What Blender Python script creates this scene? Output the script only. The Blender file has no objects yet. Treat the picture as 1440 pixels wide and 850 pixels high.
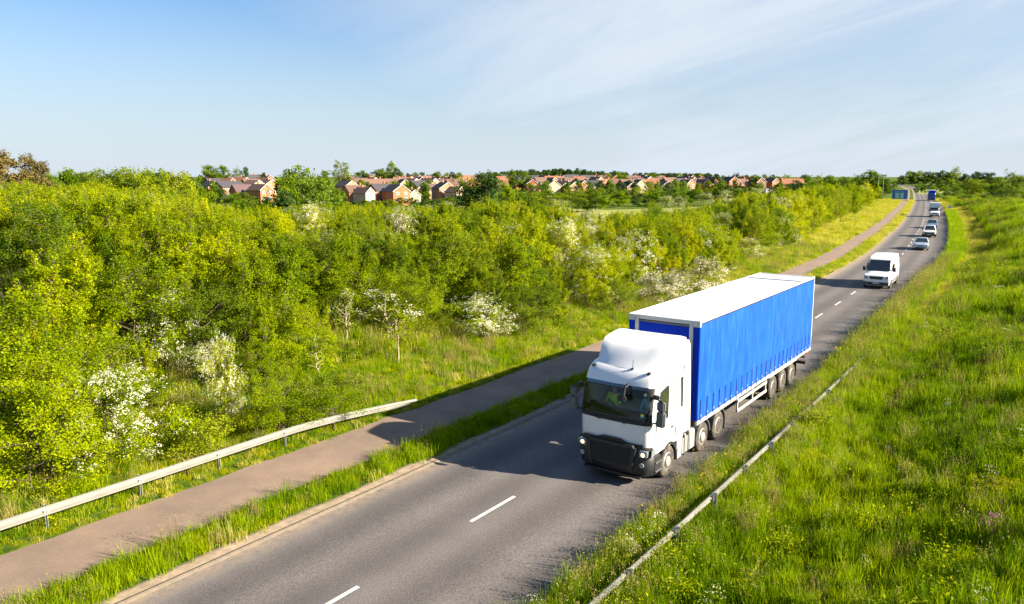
import bpy, math, random
import numpy as np
from mathutils import Vector, Matrix
sc = bpy.context.scene
PI = math.pi
COL = sc.collection

# ---------------------------------------------------------------- camera
F_PX, PITCH, CY, CAM_H = 1069.0, 0.152, 412.0, 9.13      # focal length in px of a 1440 px wide frame
cam_d = bpy.data.cameras.new('camera'); cam = bpy.data.objects.new('camera', cam_d); COL.objects.link(cam)
cam_d.sensor_width = 36.0; cam_d.sensor_fit = 'HORIZONTAL'
cam_d.lens = 36.0 * F_PX / 1440.0
cam_d.shift_y = -(425 - CY) / 1440.0
cam.location = (0, 0, CAM_H); cam.rotation_euler = (PI / 2 - PITCH, 0, 0)
cam_d.clip_start = 0.1; cam_d.clip_end = 9000
sc.camera = cam
sc.render.engine = 'CYCLES'
sc.cycles.max_bounces = 7; sc.cycles.diffuse_bounces = 3; sc.cycles.glossy_bounces = 3
sc.cycles.transmission_bounces = 4; sc.cycles.transparent_max_bounces = 8
sc.cycles.use_denoising = True
sc.cycles.sample_clamp_indirect = 4.0

# ---------------------------------------------------------------- light: low sun from the right, thin cirrus sky
SUN_TO = Vector((0.953, -0.302, 0.468)).normalized()     # towards the sun
sun_d = bpy.data.lights.new('sun', 'SUN'); sun = bpy.data.objects.new('sun', sun_d); COL.objects.link(sun)
sun_d.energy = 5.0; sun_d.angle = math.radians(0.53); sun_d.color = (1.0, 0.87, 0.68)
sun.rotation_euler = SUN_TO.to_track_quat('Z', 'Y').to_euler(); sun.location = (60, -10, 60)
world = bpy.data.worlds.new('World'); sc.world = world; world.use_nodes = True
wn = world.node_tree.nodes; wl = world.node_tree.links; wn.clear()
def wnode(t, **kw):
    n = wn.new(t)
    for k, v in kw.items(): setattr(n, k, v)
    return n
sky = wnode('ShaderNodeTexSky'); sky.sky_type = 'NISHITA'; sky.sun_disc = False
sky.sun_elevation = math.asin(SUN_TO.z); sky.sun_rotation = math.atan2(SUN_TO.x, SUN_TO.y)
sky.air_density = 1.25; sky.dust_density = 0.8; sky.ozone_density = 2.6; sky.altitude = 80
tc = wnode('ShaderNodeTexCoord')
sep = wnode('ShaderNodeSeparateXYZ'); wl.new(tc.outputs['Generated'], sep.inputs[0])
# long soft streaks of cirrus, rising slightly to the right, thicker to the east than to the west
rot = wnode('ShaderNodeMapping'); wl.new(tc.outputs['Generated'], rot.inputs[0]); rot.inputs['Rotation'].default_value = (0, math.radians(17), 0)
mp = wnode('ShaderNodeMapping'); wl.new(rot.outputs[0], mp.inputs[0]); mp.inputs['Scale'].default_value = (1.15, 1.0, 6.5); mp.inputs['Location'].default_value = (3.1, 1.7, .15)
n1 = wnode('ShaderNodeTexNoise'); wl.new(mp.outputs[0], n1.inputs['Vector']); n1.inputs['Scale'].default_value = 1.5
n1.inputs['Detail'].default_value = 7; n1.inputs['Roughness'].default_value = 0.62; n1.inputs['Distortion'].default_value = 0.5
cr = wnode('ShaderNodeMapRange', interpolation_type='SMOOTHSTEP'); wl.new(n1.outputs['Fac'], cr.inputs[0]); cr.inputs[1].default_value = 0.30; cr.inputs[2].default_value = 0.64; cr.inputs[3].default_value = 0.55; cr.inputs[4].default_value = 1.0
vx = wnode('ShaderNodeMapRange', interpolation_type='SMOOTHSTEP'); wl.new(sep.outputs['X'], vx.inputs[0]); vx.inputs[1].default_value = -0.42; vx.inputs[2].default_value = 0.15
vx.inputs[3].default_value = 0.06; vx.inputs[4].default_value = 1.0
cm = wnode('ShaderNodeMath', operation='MULTIPLY'); wl.new(cr.outputs[0], cm.inputs[0]); wl.new(vx.outputs[0], cm.inputs[1])
fade = wnode('ShaderNodeMapRange'); wl.new(sep.outputs['Z'], fade.inputs[0]); fade.inputs[1].default_value = 0.24; fade.inputs[2].default_value = 0.6; fade.inputs[3].default_value = 1.0; fade.inputs[4].default_value = 0.2
cm2 = wnode('ShaderNodeMath', operation='MULTIPLY'); wl.new(cm.outputs[0], cm2.inputs[0]); wl.new(fade.outputs[0], cm2.inputs[1])
# pale veil near the horizon all round
hv = wnode('ShaderNodeMapRange'); wl.new(sep.outputs['Z'], hv.inputs[0]); hv.inputs[1].default_value = 0.0; hv.inputs[2].default_value = 0.22
hv.inputs[3].default_value = 0.92; hv.inputs[4].default_value = 0.0
mxx = wnode('ShaderNodeMath', operation='MAXIMUM'); wl.new(cm2.outputs[0], mxx.inputs[0]); wl.new(hv.outputs[0], mxx.inputs[1])
mix = wnode('ShaderNodeMixRGB'); wl.new(mxx.outputs[0], mix.inputs[0])
tint = wnode('ShaderNodeMixRGB', blend_type='MULTIPLY'); tint.inputs[0].default_value = 1.0; wl.new(sky.outputs[0], tint.inputs[1]); tint.inputs[2].default_value = (0.50, 0.68, 0.92, 1)
wl.new(tint.outputs[0], mix.inputs[1]); mix.inputs[2].default_value = (3.95, 4.45, 5.0, 1)
bg = wnode('ShaderNodeBackground'); wl.new(mix.outputs[0], bg.inputs[0]); bg.inputs[1].default_value = 0.05
out = wnode('ShaderNodeOutputWorld'); wl.new(bg.outputs[0], out.inputs[0])
sc.view_settings.view_transform = 'Standard'; sc.view_settings.look = 'None'
sc.view_settings.exposure = 1.9; sc.view_settings.gamma = 1.0

# ---------------------------------------------------------------- road frame: s runs along the lorry's axis away from the camera, r across from the centre line
TX, TY, YAW = 4.995, 24.61, 0.628
SY, CYW = math.sin(YAW), math.cos(YAW)
_cs = [-200,-60,-12,0,15,29,41,55,68,75,92,110,132,160,171,194,240,297,400,570,750,1000,1600,3000]
_cl = [-1.66,-1.66,-1.68,-1.68,-1.82,-2.12,-2.6,-3.2,-3.95,-4.6,-6.3,-8.3,-10.6,-14.0,-15.5,-18.3,-24.4,-32.2,-47.5,-73.5,-106,-165,-330,-700]
_fs = np.arange(-210, 3000, 1.0); _fl = np.interp(_fs, _cs, _cl)
_k = np.exp(-0.5 * (np.arange(-24, 25) / 8.0) ** 2); _k /= _k.sum()
_fl = np.convolve(np.pad(_fl, 24, mode='reflect', reflect_type='odd'), _k, mode='valid')
def cl(s): return np.interp(s, _fs, _fl)
def heading(s): return math.atan(float(cl(s + 1) - cl(s - 1)) / 2)
def W(s, l): return TX + s * SY + l * CYW, TY + s * CYW - l * SY
def WR(s, r): return W(s, r + cl(s))
def SR(x, y):
    s = (x - TX) * SY + (y - TY) * CYW; l = (x - TX) * CYW - (y - TY) * SY
    return s, l - cl(s)
def ss(a, b, x):
    t = np.clip((np.asarray(x, float) - a) / (b - a), 0, 1); return t * t * (3 - 2 * t)
def vnoise(x, y, seed=0):
    xi = np.floor(x).astype(np.int64); yi = np.floor(y).astype(np.int64); fx = x - xi; fy = y - yi
    def h(a, b):
        n = (a * 374761393 + b * 668265263 + seed * 1442695) & 0x7fffffff
        n = ((n ^ (n >> 13)) * 1274126177) & 0x7fffffff
        return ((n ^ (n >> 16)) & 0xffff) / 65535.0
    u = fx * fx * (3 - 2 * fx); v = fy * fy * (3 - 2 * fy)
    return (h(xi, yi) * (1 - u) + h(xi + 1, yi) * u) * (1 - v) + (h(xi, yi + 1) * (1 - u) + h(xi + 1, yi + 1) * u) * v
def rext(s):
    """extra width of the carriageway on the outside of the bend"""
    return 1.15 * ss(30, 95, s) * (1 - ss(220, 300, s))
def zg(s, r):
    """ground height"""
    s = np.asarray(s, float); r = np.asarray(r, float); a = -r
    D = np.hypot(s + 22.8, r + cl(s) - 10.4)
    z = np.zeros(np.broadcast(s, r).shape)
    # left side
    hi = 1.0 - ss(5, 90, s)
    left = 0.06 * ss(3.6, 4.2, a) + 0.25 * ss(8.3, 11, a) + (0.35 + 3.3 * hi) * ss(10, 36, a)
    left = left - 3.2 * ss(30, 95, a) * ss(10, 70, s) + 1.0 * hi * ss(30, 90, a)
    left = left + 5.6 * ss(300, 640, D) * ss(40, 120, a)
    right = 0.05 * ss(3.6, 4.2, r) + 0.10 * ss(4, 7, r) + (2.9 - 1.6 * ss(170, 260, s)) * ss(6.5, 17.5, r) * (1 - 0.7 * ss(200, 330, s)) - 1.9 * ss(20, 45, r)
    right = right + 3.0 * ss(380, 900, D) * ss(10, 80, r)
    z = np.where(r < 0, left, right)
    bump = (vnoise(s * .35, r * .35, 3) - .5) * 0.22 + (vnoise(s * .09, r * .09, 5) - .5) * 0.5
    bump = bump + np.where(r > 6, (vnoise(s * .13 + r * .06, r * .28, 15) - .5) * 0.95 * ss(7, 10, r) * (1 - ss(24, 40, r)), 0)
    off = np.where(r < 0, ss(9.5, 14, a), ss(5.5, 8, r))
    z = z + bump * off
    z = z + (vnoise(s * .004, r * .004, 9) - .5) * 4 * ss(400, 900, D) * np.where(r < 0, ss(60, 160, a), ss(30, 120, r))
    inroad = (r > -3.95) & (r < 3.72 + rext(s))
    inpath = (r > -8.0) & (r < -5.5)
    z = np.where(inroad, -0.06, z); z = np.where(inpath, 0.0, z)
    return z
def pt(s, r, dz=0.0):
    x, y = WR(s, r); return Vector((float(x), float(y), float(zg(s, r)) + dz))
def cam_px(px, D, z=0.0):
    """point standing D metres out along the camera axis under image column px (x of 1440)"""
    c, sn = math.cos(PITCH), math.sin(PITCH)
    Y = (D + (z - CAM_H) * sn) / c
    return (px - 720) * D / F_PX, Y
def z_at(py, D):
    """height whose image row is py at depth D"""
    c, sn = math.cos(PITCH), math.sin(PITCH)
    b = CY - py; k = D / F_PX
    return CAM_H + k * (b * c - F_PX * sn)
def project(x, y, z):
    c, sn = math.cos(PITCH), math.sin(PITCH); Z = z - CAM_H
    d = y * c - Z * sn; u = Z * c + y * sn
    return 720 + F_PX * x / d, CY - F_PX * u / d, d
def world_z(x, y):
    s, r = SR(x, y); return zg(s, r)

# ---------------------------------------------------------------- object helpers
def link(o, parent=None):
    COL.objects.link(o)
    if parent is not None: o.parent = parent
    return o
def tag(o, label=None, cat=None, group=None, kind=None):
    if label: o['label'] = label
    if cat: o['category'] = cat
    if group: o['group'] = group
    if kind: o['kind'] = kind
    return o
def empty(name, loc, rz=0.0, label=None, cat=None, group=None):
    o = bpy.data.objects.new(name, None); link(o); o.location = loc; o.rotation_euler = (0, 0, rz); o.empty_display_size = .3
    return tag(o, label, cat, group)
def np_mesh(name, V, faces_list, mats=(), smooth=False, midx=None, attr=None):
    """faces_list: list of int arrays (n,k)"""
    me = bpy.data.meshes.new(name)
    V = np.asarray(V, np.float32); me.vertices.add(len(V)); me.vertices.foreach_set('co', V.ravel())
    tot = sum(f.size for f in faces_list); nf = sum(len(f) for f in faces_list)
    me.loops.add(tot); me.polygons.add(nf)
    me.loops.foreach_set('vertex_index', np.concatenate([np.asarray(f, np.int32).ravel() for f in faces_list]))
    ls = []; st = 0
    for f in faces_list:
        k = f.shape[1]; ls.append(st + np.arange(len(f)) * k); st += f.size
    me.polygons.foreach_set('loop_start', np.concatenate(ls).astype(np.int32))
    if midx is not None: me.polygons.foreach_set('material_index', np.asarray(midx, np.int32))
    if smooth: me.polygons.foreach_set('use_smooth', np.ones(nf, bool))
    for m in mats: me.materials.append(m)
    if attr is not None:
        for k, arr in attr.items():
            a = me.attributes.new(k, 'FLOAT', 'POINT'); a.data.foreach_set('value', np.asarray(arr, np.float32))
    me.update(calc_edges=True); me.validate()
    return me
class MB:
    """collects simple solids into one mesh"""
    def __init__(s): s.V = []; s.F = []; s.smooth = False
    def add(s, vs, fs):
        b = len(s.V); s.V += [tuple(v) for v in vs]; s.F += [tuple(i + b for i in f) for f in fs]; return s
    def box(s, x0, x1, y0, y1, z0, z1):
        return s.add([(x0,y0,z0),(x1,y0,z0),(x1,y1,z0),(x0,y1,z0),(x0,y0,z1),(x1,y0,z1),(x1,y1,z1),(x0,y1,z1)],
                     [(0,3,2,1),(4,5,6,7),(0,1,5,4),(1,2,6,5),(2,3,7,6),(3,0,4,7)])
    def tube(s, p0, p1, r0, r1=None, n=8, caps=True):
        r1 = r0 if r1 is None else r1
        p0 = Vector(p0); p1 = Vector(p1); d = (p1 - p0).normalized()
        u = d.orthogonal().normalized(); v = d.cross(u); vs = []
        for p, r in ((p0, r0), (p1, r1)):
            for i in range(n):
                a = 2 * PI * i / n; vs.append(p + u * (r * math.cos(a)) + v * (r * math.sin(a)))
        fs = [(i, (i + 1) % n, n + (i + 1) % n, n + i) for i in range(n)]
        if caps: fs += [tuple(range(n - 1, -1, -1)), tuple(range(n, 2 * n))]
        return s.add(vs, fs)
    def rings(s, rings, closed=True, cap0=True, cap1=True):
        n = len(rings[0]); vs = [p for r in rings for p in r]; fs = []
        for k in range(len(rings) - 1):
            for i in range(n if closed else n - 1):
                a = k * n + i; b = k * n + (i + 1) % n; fs.append((a, b, b + n, a + n))
        if closed and cap0: fs.append(tuple(range(n - 1, -1, -1)))
        if closed and cap1: fs.append(tuple(range((len(rings) - 1) * n, len(rings) * n)))
        return s.add(vs, fs)
    def lathe(s, prof, cx, cy, cz, axis='x', n=28):
        """prof: list of (offset along axis, radius)"""
        rings = []
        for o, r in prof:
            ring = []
            for i in range(n):
                a = 2 * PI * i / n
                if axis == 'x': ring.append((cx + o, cy + r * math.cos(a), cz + r * math.sin(a)))
                elif axis == 'z': ring.append((cx + r * math.cos(a), cy + r * math.sin(a), cz + o))
                else: ring.append((cx + r * math.cos(a), cy + o, cz + r * math.sin(a)))
            rings.append(ring)
        return s.rings(rings)
    def prism(s, poly, axis, a0, a1):
        """extrude a 2D polygon along x ('x': poly=(y,z)), y ('y': poly=(x,z)) or z"""
        def mk(p, a):
            return (a, p[0], p[1]) if axis == 'x' else ((p[0], a, p[1]) if axis == 'y' else (p[0], p[1], a))
        n = len(poly); vs = [mk(p, a0) for p in poly] + [mk(p, a1) for p in poly]
        fs = [(i, (i + 1) % n, n + (i + 1) % n, n + i) for i in range(n)] + [tuple(range(n - 1, -1, -1)), tuple(range(n, 2 * n))]
        return s.add(vs, fs)
    def mesh(s, name, m, smooth=False, bevel=0):
        me = bpy.data.meshes.new(name); me.from_pydata(s.V, [], s.F)
        import bmesh
        bm = bmesh.new(); bm.from_mesh(me); bmesh.ops.recalc_face_normals(bm, faces=bm.faces)
        if bevel:
            es = [e for e in bm.edges if len(e.link_faces) == 2 and e.calc_face_angle(0) > 0.6]
            bmesh.ops.bevel(bm, geom=es, offset=bevel, segments=2, affect='EDGES', clamp_overlap=True)
        if smooth:
            for f in bm.faces: f.smooth = True
            for e in bm.edges:
                if len(e.link_faces) == 2 and e.calc_face_angle(0) > 0.7: e.smooth = False
        bm.to_mesh(me); bm.free()
        me.materials.append(m); me.update(); return me
    def build(s, name, m, parent=None, smooth=False, bevel=0):
        return link(bpy.data.objects.new(name, s.mesh(name, m, smooth, bevel)), parent)
def copy_tree(o, parent=None):
    c = o.copy(); COL.objects.link(c); c.parent = parent
    for ch in [q for q in CHILD.get(o.name, [])]: copy_tree(ch, c)
    return c
CHILD = {}
def index_children():
    CHILD.clear()
    for o in bpy.data.objects:
        if o.parent is not None: CHILD.setdefault(o.parent.name, []).append(o)

# ---------------------------------------------------------------- materials
def mat(name, col, rough=0.6, metal=0.0, spec=0.5, coat=0.0, noise=0.0, nscale=8.0, bump=0.0, bscale=60.0, dirt=None, obj_coords=True):
    m = bpy.data.materials.new(name); m.use_nodes = True; nt = m.node_tree; b = nt.nodes['Principled BSDF']
    b.inputs['Base Color'].default_value = (*col, 1); b.inputs['Roughness'].default_value = rough
    b.inputs['Metallic'].default_value = metal; b.inputs['Specular IOR Level'].default_value = spec
    b.inputs['Coat Weight'].default_value = coat
    tc = nt.nodes.new('ShaderNodeTexCoord'); src = tc.outputs['Object']
    cur = None
    if noise:
        n = nt.nodes.new('ShaderNodeTexNoise'); n.inputs['Scale'].default_value = nscale; n.inputs['Detail'].default_value = 6
        nt.links.new(src, n.inputs['Vector'])
        mr = nt.nodes.new('ShaderNodeMapRange'); nt.links.new(n.outputs['Fac'], mr.inputs[0]); mr.inputs[1].default_value = .25; mr.inputs[2].default_value = .75
        mr.inputs[3].default_value = 1 - noise; mr.inputs[4].default_value = 1 + noise
        mx = nt.nodes.new('ShaderNodeVectorMath'); mx.operation = 'SCALE'; mx.inputs[0].default_value = col; nt.links.new(mr.outputs[0], mx.inputs['Scale'])
        cur = mx.outputs[0]
    if dirt:
        dcol, amt, dsc = dirt
        n = nt.nodes.new('ShaderNodeTexNoise'); n.inputs['Scale'].default_value = dsc; n.inputs['Detail'].default_value = 8; n.inputs['Roughness'].default_value = .65
        nt.links.new(src, n.inputs['Vector'])
        r = nt.nodes.new('ShaderNodeMapRange'); nt.links.new(n.outputs['Fac'], r.inputs[0]); r.inputs[1].default_value = .45; r.inputs[2].default_value = .75
        r.inputs[3].default_value = 0; r.inputs[4].default_value = amt
        mm = nt.nodes.new('ShaderNodeMixRGB'); nt.links.new(r.outputs[0], mm.inputs[0]); mm.inputs[2].default_value = (*dcol, 1)
        if cur: nt.links.new(cur, mm.inputs[1])
        else: mm.inputs[1].default_value = (*col, 1)
        cur = mm.outputs[0]
    if cur: nt.links.new(cur, b.inputs['Base Color'])
    if bump:
        n = nt.nodes.new('ShaderNodeTexNoise'); n.inputs['Scale'].default_value = bscale; n.inputs['Detail'].default_value = 4; nt.links.new(src, n.inputs['Vector'])
        bp = nt.nodes.new('ShaderNodeBump'); bp.inputs['Strength'].default_value = bump; bp.inputs['Distance'].default_value = .02
        nt.links.new(n.outputs['Fac'], bp.inputs['Height']); nt.links.new(bp.outputs[0], b.inputs['Normal'])
    return m
def leaf_mat(name, c0, c1, c2, trans=0.4, rough=.5, patch=0.05, dark=0.0):
    """foliage: three tones picked per leaf, per plant and by slow patches over the ground"""
    m = bpy.data.materials.new(name); m.use_nodes = True; nt = m.node_tree; nt.nodes.clear(); L = nt.links
    at = nt.nodes.new('ShaderNodeAttribute'); at.attribute_name = 'v'
    oi = nt.nodes.new('ShaderNodeObjectInfo')
    ge = nt.nodes.new('ShaderNodeNewGeometry')
    n = nt.nodes.new('ShaderNodeTexNoise'); n.inputs['Scale'].default_value = patch; n.inputs['Detail'].default_value = 3; L.new(ge.outputs['Position'], n.inputs['Vector'])
    a1 = nt.nodes.new('ShaderNodeMath'); a1.operation = 'MULTIPLY'; a1.inputs[1].default_value = .40; L.new(at.outputs['Fac'], a1.inputs[0])
    a2 = nt.nodes.new('ShaderNodeMath'); a2.operation = 'MULTIPLY_ADD'; a2.inputs[1].default_value = .36; L.new(oi.outputs['Random'], a2.inputs[0]); L.new(a1.outputs[0], a2.inputs[2])
    mr = nt.nodes.new('ShaderNodeMapRange'); L.new(n.outputs['Fac'], mr.inputs[0]); mr.inputs[1].default_value = .35; mr.inputs[2].default_value = .65; mr.inputs[3].default_value = 0; mr.inputs[4].default_value = .3
    a3 = nt.nodes.new('ShaderNodeMath'); a3.operation = 'ADD'; L.new(a2.outputs[0], a3.inputs[0]); L.new(mr.outputs[0], a3.inputs[1])
    r = nt.nodes.new('ShaderNodeValToRGB'); L.new(a3.outputs[0], r.inputs[0])
    r.color_ramp.elements[0].position = .15; r.color_ramp.elements[0].color = (*c0, 1)
    r.color_ramp.elements[1].position = .85; r.color_ramp.elements[1].color = (*c2, 1)
    e = r.color_ramp.elements.new(.5); e.color = (*c1, 1)
    b = nt.nodes.new('ShaderNodeBsdfPrincipled'); L.new(r.outputs[0], b.inputs['Base Color']); b.inputs['Roughness'].default_value = rough; b.inputs['Specular IOR Level'].default_value = .06
    t = nt.nodes.new('ShaderNodeBsdfTranslucent')
    tm = nt.nodes.new('ShaderNodeMixRGB'); tm.blend_type = 'MULTIPLY'; tm.inputs[0].default_value = 1; L.new(r.outputs[0], tm.inputs[1]); tm.inputs[2].default_value = (1.5, 1.45, .7, 1)
    L.new(tm.outputs[0], t.inputs[0])
    mx = nt.nodes.new('ShaderNodeMixShader'); mx.inputs[0].default_value = trans; L.new(b.outputs[0], mx.inputs[1]); L.new(t.outputs[0], mx.inputs[2])
    o = nt.nodes.new('ShaderNodeOutputMaterial'); L.new(mx.outputs[0], o.inputs[0])
    return m
M = {}
M['leaf'] = leaf_mat('young_leaf', (.055, .115, .001), (.20, .27, .001), (.41, .44, .001), .42)
M['leaf_mid'] = leaf_mat('mid_leaf', (.035, .085, .003), (.095, .165, .003), (.19, .26, .003), .38)
M['leaf_dark'] = leaf_mat('dark_leaf', (.025, .055, .012), (.045, .09, .018), (.075, .125, .022), .28)
M['leaf_olive'] = leaf_mat('olive_leaf', (.07, .12, .005), (.16, .22, .006), (.29, .33, .009), .4)
M['leaf_pale'] = leaf_mat('pale_willow_leaf', (.16, .17, .06), (.27, .27, .13), (.42, .40, .26), .35)
M['leaf_brown'] = leaf_mat('brown_needles', (.055, .06, .02), (.11, .095, .03), (.17, .13, .045), .2)
M['leaf_copper'] = leaf_mat('copper_leaf', (.05, .02, .018), (.08, .03, .022), (.12, .05, .03), .2)
M['leaf_lime'] = leaf_mat('lime_leaf', (.13, .20, .001), (.31, .34, .001), (.46, .45, .001), .42)
M['leaf_near'] = leaf_mat('near_bush_leaf', (.04, .10, .001), (.15, .22, .001), (.32, .37, .001), .42)
M['leaf_village'] = leaf_mat('village_leaf', (.06, .13, .01), (.12, .20, .015), (.20, .28, .02), .4)
M['blossom'] = leaf_mat('white_blossom', (.48, .46, .33), (.60, .58, .47), (.70, .69, .62), .3, .6)
M['grass'] = leaf_mat('grass_blade', (.04, .105, .001), (.13, .22, .001), (.28, .345, .002), .45, .5, .16)
M['grass_bright'] = leaf_mat('sunny_verge_grass', (.13, .20, .002), (.27, .31, .003), (.42, .41, .01), .45, .5, .12)
M['grass_mid'] = leaf_mat('verge_blade', (.06, .14, .001), (.16, .26, .001), (.30, .37, .003), .45, .5, .16)
M['grass_dry'] = leaf_mat('dry_stem', (.16, .14, .04), (.24, .20, .07), (.34, .29, .12), .3, .6)
M['yellow_petal'] = leaf_mat('yellow_petal', (.65, .42, .01), (.75, .52, .01), (.8, .6, .02), .3)
M['grass_pale'] = leaf_mat('pale_verge_grass', (.22, .24, .03), (.38, .36, .07), (.52, .46, .13), .4, .6, .12)
M['pink_petal'] = leaf_mat('pink_petal', (.35, .06, .28), (.45, .10, .36), (.55, .18, .45), .3)
M['bark'] = mat('bark', (.075, .055, .038), .9, noise=.35, nscale=20, bump=.4)
M['bark_pale'] = mat('pale_bark', (.26, .22, .15), .9, noise=.25, nscale=20)

# ================================================================ SETTING
def nt_new(name):
    m = bpy.data.materials.new(name); m.use_nodes = True; nt = m.node_tree; return m, nt, nt.nodes['Principled BSDF']
def N(nt, t, **kw):
    n = nt.nodes.new(t)
    for k, v in kw.items(): setattr(n, k, v)
    return n
def noise(nt, vec, scale, detail=5, rough=.55, dim=None):
    n = N(nt, 'ShaderNodeTexNoise'); n.inputs['Scale'].default_value = scale; n.inputs['Detail'].default_value = detail; n.inputs['Roughness'].default_value = rough
    nt.links.new(vec, n.inputs['Vector']); return n.outputs['Fac']
def ramp(nt, fac, stops):
    r = N(nt, 'ShaderNodeValToRGB'); nt.links.new(fac, r.inputs[0]); e = r.color_ramp.elements
    e[0].position = stops[0][0]; e[0].color = (*stops[0][1], 1); e[1].position = stops[-1][0]; e[1].color = (*stops[-1][1], 1)
    for p, c in stops[1:-1]: q = e.new(p); q.color = (*c, 1)
    return r.outputs[0]
def mixc(nt, fac, a, b, mode='MIX'):
    m = N(nt, 'ShaderNodeMixRGB', blend_type=mode)
    for i, v in ((0, fac), (1, a), (2, b)):
        if hasattr(v, 'links') or isinstance(v, bpy.types.NodeSocket): nt.links.new(v, m.inputs[i])
        elif i == 0: m.inputs[0].default_value = v
        else: m.inputs[i].default_value = (*v, 1)
    return m.outputs[0]
def bump(nt, b, h, strength, dist=.01):
    bp = N(nt, 'ShaderNodeBump'); bp.inputs['Strength'].default_value = strength; bp.inputs['Distance'].default_value = dist
    nt.links.new(h, bp.inputs['Height']); nt.links.new(bp.outputs[0], b.inputs['Normal'])
# asphalt with polished wheel tracks (attribute r = metres from the centre line)
m, nt, b = nt_new('asphalt'); M['asphalt'] = m
g = N(nt, 'ShaderNodeNewGeometry').outputs['Position']
base = ramp(nt, noise(nt, g, 24, 8, .9), [(.36, (.040, .037, .037)), (.5, (.114, .104, .100)), (.64, (.225, .205, .19))])
ra = N(nt, 'ShaderNodeAttribute', attribute_name='r').outputs['Fac']
wv = N(nt, 'ShaderNodeMath', operation='MULTIPLY_ADD'); nt.links.new(ra, wv.inputs[0]); wv.inputs[1].default_value = 2 * PI / 1.82; wv.inputs[2].default_value = .2
sn_ = N(nt, 'ShaderNodeMath', operation='SINE'); nt.links.new(wv.outputs[0], sn_.inputs[0])
tr = N(nt, 'ShaderNodeMapRange'); nt.links.new(sn_.outputs[0], tr.inputs[0]); tr.inputs[1].default_value = -1; tr.inputs[2].default_value = 1; tr.inputs[3].default_value = 0.78; tr.inputs[4].default_value = 1.12
sc1 = N(nt, 'ShaderNodeVectorMath', operation='SCALE'); nt.links.new(base, sc1.inputs[0]); nt.links.new(tr.outputs[0], sc1.inputs['Scale'])
big = N(nt, 'ShaderNodeMapRange'); nt.links.new(noise(nt, g, .35, 5, .6), big.inputs[0]); big.inputs[1].default_value = .3; big.inputs[2].default_value = .7; big.inputs[3].default_value = .86; big.inputs[4].default_value = 1.14
sc2 = N(nt, 'ShaderNodeVectorMath', operation='SCALE'); nt.links.new(sc1.outputs[0], sc2.inputs[0]); nt.links.new(big.outputs[0], sc2.inputs['Scale'])
# sandy grit swept against the left edge
ed = N(nt, 'ShaderNodeMapRange'); nt.links.new(ra, ed.inputs[0]); ed.inputs[1].default_value = -2.95; ed.inputs[2].default_value = -3.5; ed.inputs[3].default_value = 0; ed.inputs[4].default_value = 1
edn = N(nt, 'ShaderNodeMath', operation='MULTIPLY'); nt.links.new(ed.outputs[0], edn.inputs[0])
en = N(nt, 'ShaderNodeMapRange'); nt.links.new(noise(nt, g, 3, 6, .7), en.inputs[0]); en.inputs[1].default_value = .3; en.inputs[2].default_value = .6; nt.links.new(en.outputs[0], edn.inputs[1])
nt.links.new(mixc(nt, edn.outputs[0], sc2.outputs[0], (.27, .21, .15)), b.inputs['Base Color'])
b.inputs['Roughness'].default_value = .82; b.inputs['Specular IOR Level'].default_value = .35
bump(nt, b, noise(nt, g, 60, 3, .7), .45, .012)
# path: worn pinkish-brown asphalt
m, nt, b = nt_new('path_asphalt'); M['path'] = m
g = N(nt, 'ShaderNodeNewGeometry').outputs['Position']
c1 = ramp(nt, noise(nt, g, 14, 8, .85), [(.3, (.175, .128, .096)), (.7, (.27, .20, .148))])
c2 = ramp(nt, noise(nt, g, .5, 6, .65), [(.3, (.72, .72, .74)), (.7, (1.15, 1.1, 1.05))])
c3 = mixc(nt, 1.0, c1, c2, 'MULTIPLY')
red = N(nt, 'ShaderNodeMapRange'); nt.links.new(noise(nt, g, .28, 4, .6), red.inputs[0]); red.inputs[1].default_value = .62; red.inputs[2].default_value = .72
nt.links.new(mixc(nt, red.outputs[0], c3, (.20, .10, .07)), b.inputs['Base Color'])
b.inputs['Roughness'].default_value = .9; bump(nt, b, noise(nt, g, 50, 3, .7), .3, .01)
# soil + sward colour for the ground sheet
m, nt, b = nt_new('ground_cover'); M['ground'] = m
g = N(nt, 'ShaderNodeNewGeometry').outputs['Position']
fine = ramp(nt, noise(nt, g, 2.2, 8, .7), [(.28, (.020, .040, .004)), (.45, (.055, .095, .006)), (.6, (.11, .145, .010)), (.75, (.17, .15, .04))])
patch = ramp(nt, noise(nt, g, .035, 5, .6), [(.35, (.75, .85, .9)), (.5, (1.0, 1.0, 1.0)), (.65, (1.35, 1.18, .9))])
nt.links.new(mixc(nt, 1.0, fine, patch, 'MULTIPLY'), b.inputs['Base Color'])
b.inputs['Roughness'].default_value = 1.0; b.inputs['Specular IOR Level'].default_value = .1
bump(nt, b, noise(nt, g, 5, 8, .75), .8, .12)
M['concrete'] = mat('kerb_concrete', (.17, .14, .105), .9, noise=.25, nscale=6, bump=.3, dirt=((.20, .15, .09), .8, 3))
M['grit'] = mat('sandy_grit', (.28, .215, .15), 1.0, noise=.35, nscale=4, bump=.6, bscale=50, dirt=((.20, .16, .08), .7, 1.5))
M['paint'] = mat('road_paint', (.66, .66, .62), .7, noise=.12, nscale=9, dirt=((.25, .24, .22), .7, 14))

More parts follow.
